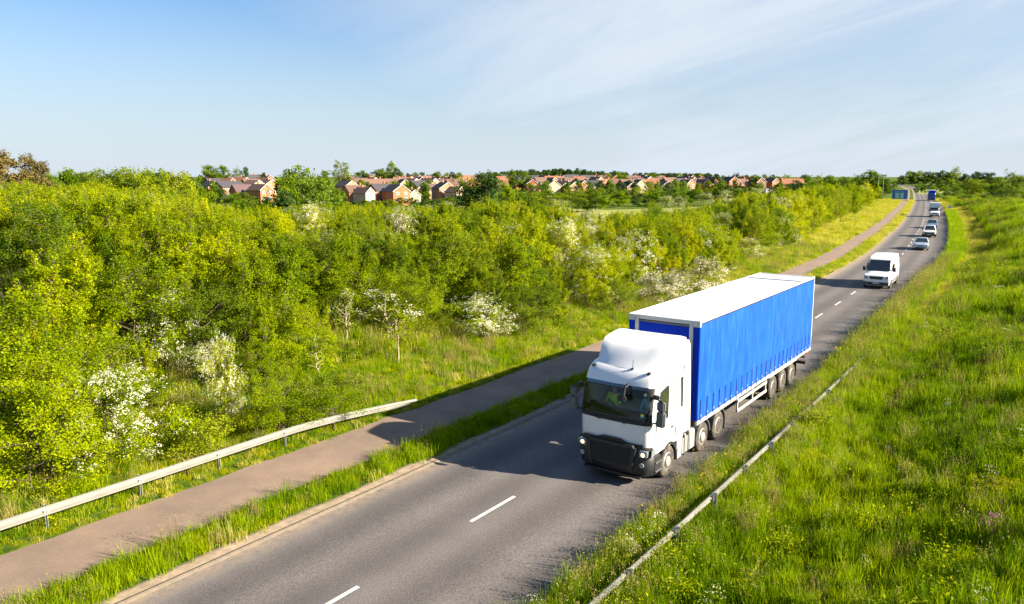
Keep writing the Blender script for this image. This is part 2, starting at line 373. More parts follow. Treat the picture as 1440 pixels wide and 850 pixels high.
# ground sheet on the (s, r) grid
s_ = np.concatenate([np.arange(-60, 60, 1.0), np.arange(60, 200, 2.5), np.arange(200, 500, 8), np.arange(500, 1500, 35), np.arange(1500, 7001, 500)])
s_ = np.concatenate([[-2500, -1200, -500, -200, -120, -85], s_])
rneg = np.concatenate([[-6000, -4000, -2500, -1800, -1300], np.arange(-1000, -300, 30), np.arange(-300, -100, 8), np.arange(-100, -40, 3), np.arange(-40, -12, 1.2), np.arange(-12, -8.3, .6)])
r_ = np.concatenate([rneg, [-8.2, -8.03, -7.97, -6.5, -5.53, -5.47, -5.2, -4.8, -4.4, -4.0, -3.97, -3.93, 0, 3.69, 3.75, 3.9, 4.15, 4.4, 4.7, 4.95], np.arange(5, 30, .8), np.arange(30, 80, 3), np.arange(80, 300, 12), np.arange(300, 1000, 40), [1300, 1800, 2500, 4000, 6000]])
SS, RR = np.meshgrid(s_, r_, indexing='ij'); XX, YY = WR(SS, RR); ZZ = zg(SS, RR)
V = np.stack([XX, YY, ZZ], -1).reshape(-1, 3); ns, nr = SS.shape
ii, jj = np.meshgrid(np.arange(ns - 1), np.arange(nr - 1), indexing='ij'); a = (ii * nr + jj).ravel()
ground = link(bpy.data.objects.new('ground', np_mesh('ground', V, [np.stack([a, a + nr, a + nr + 1, a + 1], -1)[:, ::-1]], [M['ground']], smooth=True))); tag(ground, kind='structure')
def strip(name, s0, s1, rs, m, z, ds=1.5, kind='structure', label=None, jitter=None):
    s = np.arange(s0, s1 + .01, ds); S, R = np.meshgrid(s, np.asarray(rs, float), indexing='ij')
    if jitter is not None: R = R + jitter(S, R)
    X, Y = WR(S, R); Z = np.broadcast_to(np.asarray(z, float), S.shape) if not callable(z) else z(S, R)
    V = np.stack([X, Y, Z], -1).reshape(-1, 3); n, k = S.shape
    i, j = np.meshgrid(np.arange(n - 1), np.arange(k - 1), indexing='ij'); a = (i * k + j).ravel()
    o = link(bpy.data.objects.new(name, np_mesh(name, V, [np.stack([a, a + 1, a + k + 1, a + k], -1)], [m], attr={'r': R.ravel()})))
    return tag(o, label, kind=kind)
strip('road', -150, 1100, [-3.6, -3, -2, -1, 0, 1, 2, 3, 3.75], M['asphalt'], [0.0, .0, .02, .035, .04, .035, .02, .0, -.01], jitter=lambda S, R: np.where(R > 3.5, rext(S), 0))
strip('cycle_path', -150, 1100, [-8.05, -7.4, -6.8, -6.1, -5.45], M['path'], [.075, .09, .10, .09, .075],
      jitter=lambda S, R: np.where((R < -8) | (R > -5.5), (vnoise(S * .7, R * 3, 7) - .5) * .28, 0))
# kerb along the left edge, with a strip of washed-up grit behind it
strip('kerb', -150, 700, [-3.56, -3.60, -3.70, -3.73, -3.735], M['concrete'], [-.02, .012, .030, .036, -.05])
strip('grit_strip', -150, 700, [-3.74, -3.85, -3.97, -4.10, -4.2], M['grit'], [.038, .045, .055, .06, -.03],
      jitter=lambda S, R: np.where(R < -3.9, (vnoise(S * 1.3, R * 0, 17) - .5) * .22, 0))
# centre-line dashes: 2 m marks on a 6 m module
s0 = -14.1 + .05
k = 0
for n in range(-6, 92):
    a0 = s0 + 6 * n
    if a0 < -55: continue
    strip('lane_marking', a0, a0 + 2.0, [-.055, .055], M['paint'], .0445, ds=.5)

# ================================================================ GUARDRAILS
M['galv'] = mat('galvanised_steel', (.235, .235, .215), .6, .1, noise=.16, nscale=2.5, dirt=((.22, .19, .14), .7, 5))
M['galv_dark'] = mat('weathered_post', (.30, .31, .30), .6, .4, noise=.2, nscale=10)
def guardrail(sa, sb, r0, step, side, label, drop_end=None, first=0.0, zt=.62, zb=None):
    th_ = .60 if side < 0 else .92
    x0, y0 = WR(sa, r0); z0 = float(zg(sa, r0)) if zb is None else zb
    g = empty('guardrail', (float(x0), float(y0), z0), 0, label, 'guardrail')
    inv = Vector((-float(x0), -float(y0), -z0))
    prof = [(-.04, .14), (.0, .125), (.05, .095), (.055, .06), (-.055, .025), (-.055, -.025), (.055, -.06), (.05, -.095), (.0, -.125), (-.04, -.14)]
    prof = [(t * th_, v * th_) for t, v in prof]
    s = np.arange(sa, sb + .01, .6); rings = []
    for q in s:
        gz = float(zg(q, r0)) if zb is None else zb
        h = zt - .155 + gz
        if drop_end is not None and q > drop_end: h -= ((q - drop_end) / (sb - drop_end)) ** 1.4 * (zt - .12)
        ring = []
        for t, v in prof:
            x, y = WR(q, r0 + side * t); ring.append(Vector((float(x), float(y), h + v)) + inv)
        ring += [p + Vector((0, 0, .0)) - Vector((CYW * .004 * side, -SY * .004 * side, 0)) for p in reversed(ring)]
        rings.append(ring)
    MB().rings(rings).build('rail', M['galv'], g, smooth=True)
    q = sa + first
    while q < (drop_end if drop_end is not None else sb) + .3:
        x, y = WR(q, r0 - side * .10); gz = float(zg(q, r0)) if zb is None else zb
        m_ = MB(); m_.prism([(-.055, -.03), (.055, -.03), (.055, -.022), (-.047, -.022), (-.047, .022), (.055, .022), (.055, .03), (-.055, .03)], 'z', -.35, zt - .02)
        p = m_.build('post', M['galv_dark'], g); p.location = Vector((float(x), float(y), gz)) + inv; p.rotation_euler.z = -YAW - heading(q)
        x, y = WR(q, r0 - side * .045)
        b_ = MB().box(-.05, .05, -.07, .07, zt - .25, zt - .06).build('spacer_bracket', M['galv_dark'], g, bevel=.008); b_.location = Vector((float(x), float(y), gz)) + inv; b_.rotation_euler.z = -YAW - heading(q)
        x, y = WR(q, r0 + side * .01)
        m_ = MB().tube((0, 0, zt - .155), (side * .03, 0, zt - .155), .022, n=6).build('bolt', M['galv_dark'], g); m_.location = Vector((float(x), float(y), gz)) + inv; m_.rotation_euler.z = -YAW - heading(q)
        q += step
    return g
guardrail(-34, -1.0, -8.52, 2.5, 1, 'galvanised crash barrier between the cycle path and the bushes', drop_end=-7.2, first=1.6, zb=.12)
guardrail(-34, 17, 4.95, 2.5, -1, 'crash barrier half sunk in long grass on the right verge', first=.3, zt=.55)

# ================================================================ PLANT BUILDERS
def quads(C, Nn, L, Wd, rng, v=None):
    """one pointed leaf (4 verts) per centre"""
    n = len(C); a = rng.normal(size=(n, 3)); a -= (a * Nn).sum(1, keepdims=True) * Nn; a /= np.linalg.norm(a, axis=1, keepdims=True) + 1e-9
    b = np.cross(Nn, a); L = np.broadcast_to(L, n)[:, None]; Wd = np.broadcast_to(Wd, n)[:, None]
    P = np.stack([C - a * L * .5, C + b * Wd * .5 + a * L * .05, C + a * L * .5, C - b * Wd * .5 + a * L * .05], 1)
    v = rng.random(n) if v is None else v
    return P.reshape(-1, 3), np.repeat(v, 4)
def crown_mesh(name, P, v, m):
    n = len(P) // 4
    return np_mesh(name, P, [np.arange(n * 4).reshape(-1, 4)], [m], attr={'v': v})
def tubes_mesh(name, segs, m, n=5):
    """segs: list of polylines [(p, r), ...]"""
    V = []; F = []
    for line in segs:
        base = len(V)
        for k, (p, r) in enumerate(line):
            d = (line[min(k + 1, len(line) - 1)][0] - line[max(k - 1, 0)][0]); d /= np.linalg.norm(d) + 1e-9
            u = np.cross(d, [.3, .9, .1]); u /= np.linalg.norm(u) + 1e-9; w = np.cross(d, u)
            for i in range(n):
                t = 2 * PI * i / n; V.append(p + (u * math.cos(t) + w * math.sin(t)) * r)
        for k in range(len(line) - 1):
            for i in range(n):
                a = base + k * n + i; b = base + k * n + (i + 1) % n; F.append((a, b, b + n, a + n))
    return np_mesh(name, np.array(V), [np.array(F)], [m], smooth=True)
def make_plant(seed, H, R, n_leaf, leaf, lm, bark='bark', limbs=26, up=.55, base=.12, gap=0.0, clump=.28, droop=0, flower=0, fsize=.07, shape='egg', stems=1, top=1.0, twig=.03, shoots=0):
    """returns (trunk mesh, crown mesh, blossom mesh or None); unit: metres at nominal size"""
    rng = np.random.default_rng(seed); segs = []; centres = []; small = []
    def env(t):    # crown radius at height fraction t
        if shape == 'egg': return R * (math.sin(PI * min(max((t - base * .5) / (1.02 - base * .5), 0), 1) ** .75)) ** .7
        if shape == 'dome': return R * math.sqrt(max(1 - (max(t - .35, 0) / .67) ** 2, 0)) * (1 if t > .25 else .6 + 1.6 * t)
        return R * max(1.05 - t, 0) ** .7
    lobes = rng.random(5) * 2 * PI; lobe_a = rng.random(5) * .22
    def lobe(az): return 1 + sum(lobe_a[i] * math.cos((i + 2) * az + lobes[i]) for i in range(5)) * .8
    for st in range(stems):
        ox, oy = (rng.normal(size=2) * R * .18 if stems > 1 else (0, 0)); lean = rng.normal(size=2) * .04 * H * (2.5 if stems > 1 else 1)
        hh = H * (1 - .22 * rng.random() * (st > 0)); tr = []
        for k in range(7):
            t = k / 6; tr.append((np.array([ox + lean[0] * t * t + rng.normal() * .012 * H * (k > 0), oy + lean[1] * t * t + rng.normal() * .012 * H * (k > 0), hh * t * .96 - .15 * (k == 0)]), max(.014, H * .016 * (1 - t) ** .8 / math.sqrt(stems))))
        segs.append(tr); tp = np.array([p for p, _ in tr])
        for i in range(limbs // stems):
            t0 = base + (.92 - base) * (i + rng.random()) / (limbs / stems); az = rng.random() * 2 * PI
            p0 = np.array([np.interp(t0 * hh, tp[:, 2], tp[:, j]) for j in range(3)]); p0[2] = t0 * hh
            u_ = up * (1.0 + .5 * rng.normal() * .5) * (.6 + .7 * t0)
            d = np.array([math.cos(az), math.sin(az), max(u_, -.2)]); d /= np.linalg.norm(d)
            # walk out to the envelope
            ln = .05; p = p0
            mx_ = 1.0 + .16 * rng.normal()
            while ln < 1.6 * R + .5 * H:
                p = p0 + d * ln
                if math.hypot(p[0], p[1]) > env(min(p[2] / H, 1)) * lobe(az) * mx_ or p[2] > H * 1.0: break
                ln += .06 * R
            pts = []; k_ = 5
            for k in range(k_):
                q = p0 + d * ln * k / (k_ - 1) + np.array([0, 0, -droop * (k / (k_ - 1)) ** 2 * ln * .3]) + rng.normal(size=3) * .03 * ln * (k > 0)
                pts.append((q, max(.008, H * .006 * (1 - k / k_))))
            segs.append(pts); pl = np.array([q for q, _ in pts])
            ncl = max(3, int(ln / (.28 * R) * 3))
            for c in range(ncl):
                f = .25 + .75 * rng.random() ** .7; idx = f * (k_ - 1); a_ = int(min(idx, k_ - 2)); q = pl[a_] + (pl[a_ + 1] - pl[a_]) * (idx - a_)
                q = q + rng.normal(size=3) * np.array([1, 1, .8]) * R * .10; centres.append(q)
        for c in range(5): centres.append(tr[-1][0] + np.array([0, 0, -.05 * H * c]) + rng.normal(size=3) * .04 * R)
    tips = [sg[-1][0] for sg in segs if sg[-1][0][2] > .45 * H]
    for i in range(shoots):
        q = tips[int(rng.integers(len(tips)))]; ln = (.07 + .12 * rng.random()) * H; lean_ = rng.normal(size=2) * .12
        top_ = q + np.array([lean_[0] * ln, lean_[1] * ln, ln]); segs.append([(q, .012), (top_, .006)])
        for f in np.linspace(.1, 1.0, 5): small.append(len(centres)); centres.append(q + (top_ - q) * f)
    C = np.array(centres); wts = rng.random(len(C)) ** (1 + gap * 2) + .05; wts /= wts.sum()
    pick = rng.choice(len(C), n_leaf, p=wts); cr_ = clump * R * (.6 + .6 * rng.random(len(C)))
    if small: cr_[small] *= .5; wts[small] *= .45; wts /= wts.sum(); pick = rng.choice(len(C), n_leaf, p=wts)
    off = rng.normal(size=(n_leaf, 3)); off /= np.linalg.norm(off, axis=1, keepdims=True); off *= (rng.random(n_leaf) ** .5 * cr_[pick])[:, None]; off[:, 2] *= .75
    P = C[pick] + off; P[:, 2] = np.maximum(P[:, 2], .06 * H)
    out_ = P - np.array([0, 0, H * .45]); out_ /= np.linalg.norm(out_, axis=1, keepdims=True) + 1e-9
    Nn = rng.normal(size=(n_leaf, 3)) * .75 + out_ * .55 + np.array([0, 0, .55]); Nn /= np.linalg.norm(Nn, axis=1, keepdims=True)
    cv = rng.random(len(C)); v = np.clip(.55 * cv[pick] + .45 * rng.random(n_leaf), 0, 1)
    L = leaf * (.7 + .6 * rng.random(n_leaf)); Q, vv = quads(P, Nn, L, L * .68, rng, v)
    crown = crown_mesh('crown', Q, vv, M[lm]); trunk = tubes_mesh('trunk', segs, M[bark])
    fl = None
    if flower:
        rr_ = np.linalg.norm((C - np.array([0, 0, H * .45])) / np.array([R, R, H * .55]), axis=1); sel = np.argsort(-rr_ + rng.random(len(C)) * .5)[:max(6, int(len(C) * .7))]
        nc = flower // 9; cc = C[rng.choice(sel, nc)] + rng.normal(size=(nc, 3)) * clump * R * .62
        # push clusters outward onto the leaf surface
        o2 = cc - np.array([0, 0, H * .4]); o2 /= np.linalg.norm(o2, axis=1, keepdims=True) + 1e-9; cc = cc + o2 * clump * R * .35
        PP = np.repeat(cc, 9, 0) + rng.normal(size=(nc * 9, 3)) * fsize * .9; PP[:, 2] = np.maximum(PP[:, 2], .1)
        Nn = np.repeat(o2, 9, 0) + rng.normal(size=(nc * 9, 3)) * .5 + np.array([0, 0, .4]); Nn /= np.linalg.norm(Nn, axis=1, keepdims=True)
        Q, vv = quads(PP, Nn, fsize, fsize * .9, rng); fl = crown_mesh('blossom', Q, vv, M['blossom'])
    return trunk, crown, fl
def place_plant(meshes, name, x, y, z, scale, rz, label, cat, group=None, sxy=1.0):
    t, c, f = meshes
    e = empty(name, (x, y, z), rz, label, cat, group); e.scale = (scale * sxy, scale * sxy, scale)
    link(bpy.data.objects.new('trunk', t), e); link(bpy.data.objects.new('crown', c), e)
    if f is not None: link(bpy.data.objects.new('blossom', f), e)
    return e
NOM = 5.0
young = [make_plant(100 + i, 5.0, 1.30 + .2 * (i % 3), 14000, .090, 'leaf', limbs=30, up=.9 + .15 * (i % 2), base=.04, clump=.20, shape='egg', shoots=16) for i in range(8)]
bushy = [make_plant(150 + i, 5.0, 2.3 + .3 * (i % 2), 16000, .090, 'leaf', limbs=34, up=.55, base=.03, clump=.20, shape='dome', stems=3, shoots=18) for i in range(4)]
olive = [make_plant(170 + i, 5.0, 2.0, 12000, .09, 'leaf_olive', limbs=30, up=.7, base=.04, clump=.20, shape='dome', stems=3, shoots=14) for i in range(2)]
mids = [make_plant(180 + i, 5.0, 2.1, 11000, .10, 'leaf_mid', limbs=28, up=.5, base=.05, clump=.24, shape='dome', stems=2) for i in range(3)]
lime = [make_plant(190 + i, 5.0, 1.7, 13000, .088, 'leaf_lime', limbs=28, up=.95, base=.05, clump=.2, shoots=16) for i in range(3)]
haw = [make_plant(200 + i, 5.0, 2.2, 9500, .09, 'leaf', limbs=30, up=.45, base=.04, clump=.22, shape='dome', stems=2, flower=5600, fsize=.075, droop=.4) for i in range(3)]
hawpale = [make_plant(210 + i, 5.0, 1.9, 3800, .12, 'leaf_pale', limbs=34, up=.35, base=.05, clump=.20, shape='dome', stems=2, flower=2600, fsize=.10, droop=1.2) for i in range(2)]
sap = [make_plant(220 + i, 5.0, 1.15, 1100, .12, 'leaf', bark='bark_pale', limbs=16, up=.9, base=.22, clump=.16, flower=(540 if i < 2 else 0), fsize=.10, gap=1) for i in range(3)]
near_bush = make_plant(300, 5.0, 2.5, 30000, .085, 'leaf_near', limbs=60, up=.6, base=.01, clump=.20, shape='dome', stems=4, shoots=26)
near_haw = make_plant(301, 5.0, 2.2, 19000, .085, 'leaf', limbs=46, up=.5, base=.02, clump=.2, shape='dome', stems=3, flower=9500, fsize=.07, droop=.4)
low = [make_plant(230 + i, 2.0, 1.5, 3000, .10, ['leaf', 'leaf_lime', 'leaf_olive'][i], limbs=22, up=.6, base=.02, clump=.3, shape='dome', stems=3) for i in range(3)]
far_mid = [make_plant(240 + i, 10.0, 4.2, 5200, .42, 'leaf_mid', limbs=34, up=.5, base=.1, clump=.24, shape='dome') for i in range(3)]
far_dark = [make_plant(250 + i, 10.0, 4.0, 5200, .42, 'leaf_dark', limbs=34, up=.5, base=.08, clump=.24, shape='dome') for i in range(3)]
far_lime = [make_plant(260 + i, 10.0, 4.4, 4500, .42, 'leaf_village', limbs=32, up=.55, base=.12, clump=.22, shape='dome') for i in range(2)]
far_open = [make_plant(265 + i, 10.0, 4.2, 2300, .36, 'leaf_olive', limbs=36, up=.6, base=.2, clump=.16, shape='dome', gap=1) for i in range(2)]
far_copper = [make_plant(270, 10.0, 4.4, 4200, .42, 'leaf_copper', limbs=32, up=.5, base=.08, clump=.24, shape='dome')]
pine = [make_plant(280 + i, 10.0, 3.6, 7000, .30, 'leaf_brown', limbs=26, up=.18, base=.2, clump=.22, shape='egg') for i in range(2)]
far_olive = [make_plant(285 + i, 10.0, 4.8, 6500, .36, 'leaf_olive', limbs=40, up=.45, base=.04, clump=.22, shape='dome', stems=2) for i in range(2)]

# ================================================================ SCATTER (stuff only): points with variant, scale and turn, instanced by geometry nodes
def scatter(name, P, idx, scl, rz, meshes, label, cat=None, tilt=None):
    srcc = bpy.data.collections.new(name + '_kit')
    for i, me in enumerate(meshes):
        o = bpy.data.objects.new('%s_kit_%02d' % (name, i), me); srcc.objects.link(o)
    me = bpy.data.meshes.new(name); me.vertices.add(len(P)); me.vertices.foreach_set('co', np.asarray(P, np.float32).ravel())
    a = me.attributes.new('idx', 'INT', 'POINT'); a.data.foreach_set('value', np.asarray(idx, np.int32))
    a = me.attributes.new('scl', 'FLOAT', 'POINT'); a.data.foreach_set('value', np.asarray(scl, np.float32))
    rot = np.zeros((len(P), 3), np.float32); rot[:, 2] = rz
    if tilt is not None: rot[:, 0] = tilt[0]; rot[:, 1] = tilt[1]
    a = me.attributes.new('rot', 'FLOAT_VECTOR', 'POINT'); a.data.foreach_set('vector', rot.ravel())
    o = link(bpy.data.objects.new(name, me)); tag(o, label, cat, kind='stuff')
    ng = bpy.data.node_groups.new(name + '_nodes', 'GeometryNodeTree')
    ng.interface.new_socket('Geometry', in_out='INPUT', socket_type='NodeSocketGeometry'); ng.interface.new_socket('Geometry', in_out='OUTPUT', socket_type='NodeSocketGeometry')
    n = ng.nodes; L = ng.links; gi = n.new('NodeGroupInput'); go = n.new('NodeGroupOutput')
    ci = n.new('GeometryNodeCollectionInfo'); ci.inputs['Collection'].default_value = srcc; ci.inputs['Separate Children'].default_value = True; ci.inputs['Reset Children'].default_value = True
    ip = n.new('GeometryNodeInstanceOnPoints'); ip.inputs['Pick Instance'].default_value = True
    def na(nm, dt):
        q = n.new('GeometryNodeInputNamedAttribute'); q.data_type = dt; q.inputs['Name'].default_value = nm; return q.outputs['Attribute']
    L.new(gi.outputs[0], ip.inputs['Points']); L.new(ci.outputs[0], ip.inputs['Instance']); L.new(na('idx', 'INT'), ip.inputs['Instance Index'])
    L.new(na('rot', 'FLOAT_VECTOR'), ip.inputs['Rotation']); L.new(na('scl', 'FLOAT'), ip.inputs['Scale']); L.new(ip.outputs[0], go.inputs[0])
    md = o.modifiers.new('scatter', 'NODES'); md.node_group = ng
    return o
def in_view(x, y, z, mx=90, my=90):
    u, v, d = project(x, y, z); return (d > 2) & (u > -mx) & (u < 1440 + mx) & (v < 850 + my)

# ---------------------------------------------------------------- tufts
def tuft(seed, nb, R, h0, h1, wd, m, bend=.35, head=None):
    rng = np.random.default_rng(seed); ang = rng.random(nb) * 2 * PI; rr = R * rng.random(nb) ** .6
    base = np.stack([rr * np.cos(ang), rr * np.sin(ang), np.full(nb, -.03)], 1); h = h0 + (h1 - h0) * rng.random(nb) ** 1.2
    az = rng.random(nb) * 2 * PI; lean = bend * rng.random(nb) * h
    d = np.stack([np.cos(az), np.sin(az), np.zeros(nb)], 1); side = np.stack([-np.sin(az + rng.normal(size=nb)), np.cos(az), np.zeros(nb)], 1)
    side /= np.linalg.norm(side, axis=1, keepdims=True); up = np.array([0, 0, 1.0])
    rows = []
    for t, w in ((0, 1), (.4, .9), (.75, .6), (1, .12)):
        p = base + up * (h * (t - .15 * t * t * (lean / h)))[:, None] + d * (lean * t * t)[:, None]
        ww = (wd * w * (.7 + .6 * rng.random(nb)) if t == 0 else rows[0][2] * w)
        rows.append((p - side * np.reshape(ww, (-1, 1)) * .5, p + side * np.reshape(ww, (-1, 1)) * .5, ww if t == 0 else rows[0][2]))
    V = np.concatenate([np.stack([r[0], r[1]], 1).reshape(-1, 3) for r in rows]); F = []
    b = np.arange(nb) * 2
    for k in range(3):
        o0 = k * nb * 2; o1 = o0 + nb * 2; F.append(np.stack([b + o0, b + 1 + o0, b + 1 + o1, b + o1], 1))
    v = np.tile(np.repeat(rng.random(nb), 2), 4)
    mats = [m]; midx = np.zeros(nb * 3, int)
    if head is not None:       # flower or seed heads on some of the blades
        hm, cnt, per, size, spread = head; sel = rng.choice(nb, min(cnt, nb), replace=False); tips = rows[3][0][sel] + np.array([0, 0, size * .5])
        C = np.repeat(tips, per, 0) + rng.normal(size=(len(sel) * per, 3)) * np.array(spread)
        Nn = rng.normal(size=(len(C), 3)) * .5 + np.array([0, 0, .8]); Nn /= np.linalg.norm(Nn, axis=1, keepdims=True)
        Q, vv = quads(C, Nn, size, size * .8, rng); n0 = len(V); V = np.concatenate([V, Q]); v = np.concatenate([v, vv])
        F.append(np.arange(len(Q)).reshape(-1, 4) + n0); mats.append(hm); midx = np.concatenate([midx, np.ones(len(C), int)])
    return np_mesh('tuft', V, [np.concatenate(F)], mats, midx=midx, attr={'v': v})
G, GB, GD = M['grass'], M['grass_bright'], M['grass_dry']
T_short = [tuft(i, 70, .30, .10, .26, .012, G if i % 2 else GB) for i in range(4)]
T_long = [tuft(10 + i, 80, .30, .22, .58, .013, G, .45) for i in range(5)]
T_seed = [tuft(20 + i, 46, .28, .35, .80, .009, G if i else GD, .4, (GD, 16, 5, .030, (.012, .012, .05))) for i in range(3)]
T_dry = [tuft(25 + i, 40, .28, .25, .70, .010, GD, .7) for i in range(2)]
T_white = [tuft(30 + i, 40, .26, .30, .70, .010, G, .35, (M['blossom'], 5, 20, .028, (.075, .075, .012))) for i in range(2)]
T_yellow = [tuft(40 + i, 60, .30, .18, .45, .012, G, .35, (M['yellow_petal'], 7, 6, .035, (.02, .02, .01))) for i in range(2)]
T_pink = [tuft(45, 60, .26, .25, .60, .012, G, .35, (M['pink_petal'], 8, 6, .035, (.04, .04, .05)))]
def broad(seed, nb, R, h, m, size=.075):
    rng = np.random.default_rng(seed); C = rng.normal(size=(nb, 3)) * np.array([R * .5, R * .5, h * .25]) + np.array([0, 0, h * .5]); C[:, 2] = np.abs(C[:, 2])
    Nn = rng.normal(size=(nb, 3)) * .5 + np.array([0, 0, 1]); Nn /= np.linalg.norm(Nn, axis=1, keepdims=True)
    Q, v = quads(C, Nn, size * (.6 + .8 * rng.random(nb)), size * .5, rng); return crown_mesh('weed', Q, v, m)
T_pale = [tuft(60 + i, 70, .30, .12, .34, .013, M['grass_pale'] if i != 1 else GB, .5) for i in range(3)]
T_weed = [broad(50, 260, .5, .5, M['leaf']), broad(51, 260, .5, .45, M['leaf_mid']), broad(52, 260, .55, .5, M['leaf'])]
T_vlong = [tuft(70 + i, 75, .30, .16, .46, .012, M['grass_mid'], .45) for i in range(3)]
KIT = T_short + T_long + T_seed + T_dry + T_white + T_yellow + T_pink + T_weed + T_pale + T_vlong
K = {'short': (0, 4), 'long': (4, 9), 'seed': (9, 12), 'dry': (12, 14), 'white': (14, 16), 'yellow': (16, 18), 'pink': (18, 19), 'weed': (19, 22), 'pale': (22, 25), 'vlong': (25, 28)}
GR = np.random.default_rng(77)
def grow(name, label, zones):
    """zones: (s0, s1, r0, r1, per_m2, scale, {kind: weight}, wave) -- wave < 1 thins the tufts in patches"""
    P, I, S, R = [], [], [], []
    for s0, s1, r0, r1, dens, sc_, wt, wave in zones:
        n = int((s1 - s0) * (r1 - r0) * dens); s = s0 + (s1 - s0) * GR.random(n); r = r0 + (r1 - r0) * GR.random(n); r = np.where(r > 0, r + rext(s), r)
        x, y = WR(s, r); z = zg(s, r); u, v, d = project(x, y, z)
        nz = vnoise(s * .22, r * .45, 21) * .6 + vnoise(s * .9, r * .9, 22) * .4
        keep = (d > 3) & (u > -60) & (u < 1500) & (v < 930) & (GR.random(n) < (1 - wave) + wave * np.clip(nz * 1.8, 0, 1))
        s, r, x, y, z, nz = s[keep], r[keep], x[keep], y[keep], z[keep], nz[keep]; n = len(s)
        kinds = list(wt); p = np.array([wt[k] for k in kinds], float); p /= p.sum()
        kk = GR.choice(len(kinds), n, p=p)
        # flowers gather in drifts
        dr = vnoise(s * .16, r * .3, 31); dry = vnoise(s * .12, r * .2, 33)
        idx = np.zeros(n, int)
        for q, kn in enumerate(kinds):
            a, b = K[kn]; sel = kk == q; idx[sel] = GR.integers(a, b, sel.sum())
        a, b = K['long']
        for kn, field, th in (('white', dr, .55), ('yellow', 1 - dr, .5), ('dry', dry, .5), ('weed', 1 - dry, .55)):
            lo, hi = K[kn]; bad = (idx >= lo) & (idx < hi) & (field < th); idx[bad] = GR.integers(a, b, bad.sum()) if 'long' in kinds else GR.integers(0, 4, bad.sum())
        P.append(np.stack([x, y, z], 1)); I.append(idx); S.append(sc_ * (.65 + .7 * GR.random(n)) * (.75 + .5 * nz)); R.append(GR.random(n) * 2 * PI)
    P = np.concatenate(P); n = len(P)
    return scatter(name, P, np.concatenate(I), np.concatenate(S), np.concatenate(R), KIT, label, 'grass', (GR.normal(size=n) * .12, GR.normal(size=n) * .12))
mixed = {'long': 7, 'vlong': 4, 'seed': 1.1, 'short': 3, 'weed': .9, 'white': .05, 'yellow': .16, 'dry': .22}
verge = {'short': 5, 'vlong': 6, 'seed': .8, 'yellow': 1.3, 'pale': .8, 'dry': .2}
grow('bank_grass', 'long mixed grass and wild flowers on the right-hand bank', [
    (-22, 8, 4.1, 16, 19, .85, mixed, .35), (8, 30, 4.1, 20, 10, 1.15, mixed, .35), (30, 70, 6.5, 24, 5.5, 1.5, mixed, .35), (12, 34, 4.6, 8.0, 7.0, 1.15, {'pale': 5, 'short': 4, 'long': 1.5, 'seed': .5}, .3), (30, 70, 4.0, 8.0, 7.0, 1.3, {'pale': 6, 'short': 3, 'long': 1, 'seed': .5}, .3),
    (70, 230, 8.5, 30, 2.0, 2.0, mixed, .4), (230, 330, 6.5, 30, .7, 2.6, mixed, .3)])
grow('roadside_grass', 'grass fringe growing over the right edge of the road', [
    (-22, 14, 3.72, 4.5, 26, .95, {'vlong': 6, 'seed': 4, 'white': .8, 'yellow': .8, 'short': 2}, .15), (14, 60, 3.72, 4.8, 15, 1.35, {'vlong': 6, 'seed': 2, 'short': 1, 'yellow': .6, 'weed': .4}, .2), (24, 70, 3.8, 4.8, 22, 1.7, {'vlong': 5, 'seed': 1}, .1), (70, 200, 3.85, 5.0, 15, 1.9, {'vlong': 6, 'pale': 1}, .1), (60, 230, 5.0, 8.5, 3.2, 1.6, {'pale': 7, 'short': 2}, .15), (-22, 17, 4.35, 4.75, 18, .95, {'vlong': 5, 'seed': 1}, .1), (-22, 17, 5.15, 5.7, 18, 1.1, {'vlong': 6, 'seed': 2, 'weed': 1}, .1),
    (200, 320, 3.8, 7, 1.2, 2.2, {'pale': 1}, .2)])
grow('middle_verge_grass', 'narrow grass verge between the road and the cycle path', [
    (-22, 30, -5.35, -4.12, 26, .85, verge, .1), (30, 90, -5.4, -4.1, 10, 1.15, {'pale': 5, 'short': 3, 'vlong': 2, 'yellow': .8}, .1), (90, 300, -5.5, -4.0, 4, 1.5, {'pale': 5, 'short': 1}, .1)])
grow('left_margin_grass', 'rough grass between the cycle path and the bushes', [
    (-22, 25, -9.0, -8.02, 16, .62, {'short': 5, 'pale': 1}, .1), (-22, 25, -14, -8.7, 13, .95, {'short': 4, 'vlong': 4, 'pale': 1.5, 'seed': 1, 'dry': 1.0, 'weed': .8, 'yellow': .3}, .2), (25, 80, -14, -8.1, 8, 1.2, {'short': 5, 'vlong': 2, 'pale': 4, 'seed': 1, 'dry': .5}, .2),
    (80, 300, -17, -8.1, 3.2, 1.7, {'short': 3, 'pale': 4}, .2)])
grow('meadow_grass', 'open rough meadow grass showing between the bushes', [
    (-15, 40, -34, -14, 6, 1.35, {'vlong': 4, 'short': 3, 'pale': 3, 'seed': 1.5, 'dry': 1, 'weed': 1}, .2), (40, 130, -60, -14, 1.0, 2.2, {'vlong': 4, 'short': 2, 'dry': 1}, .2)])

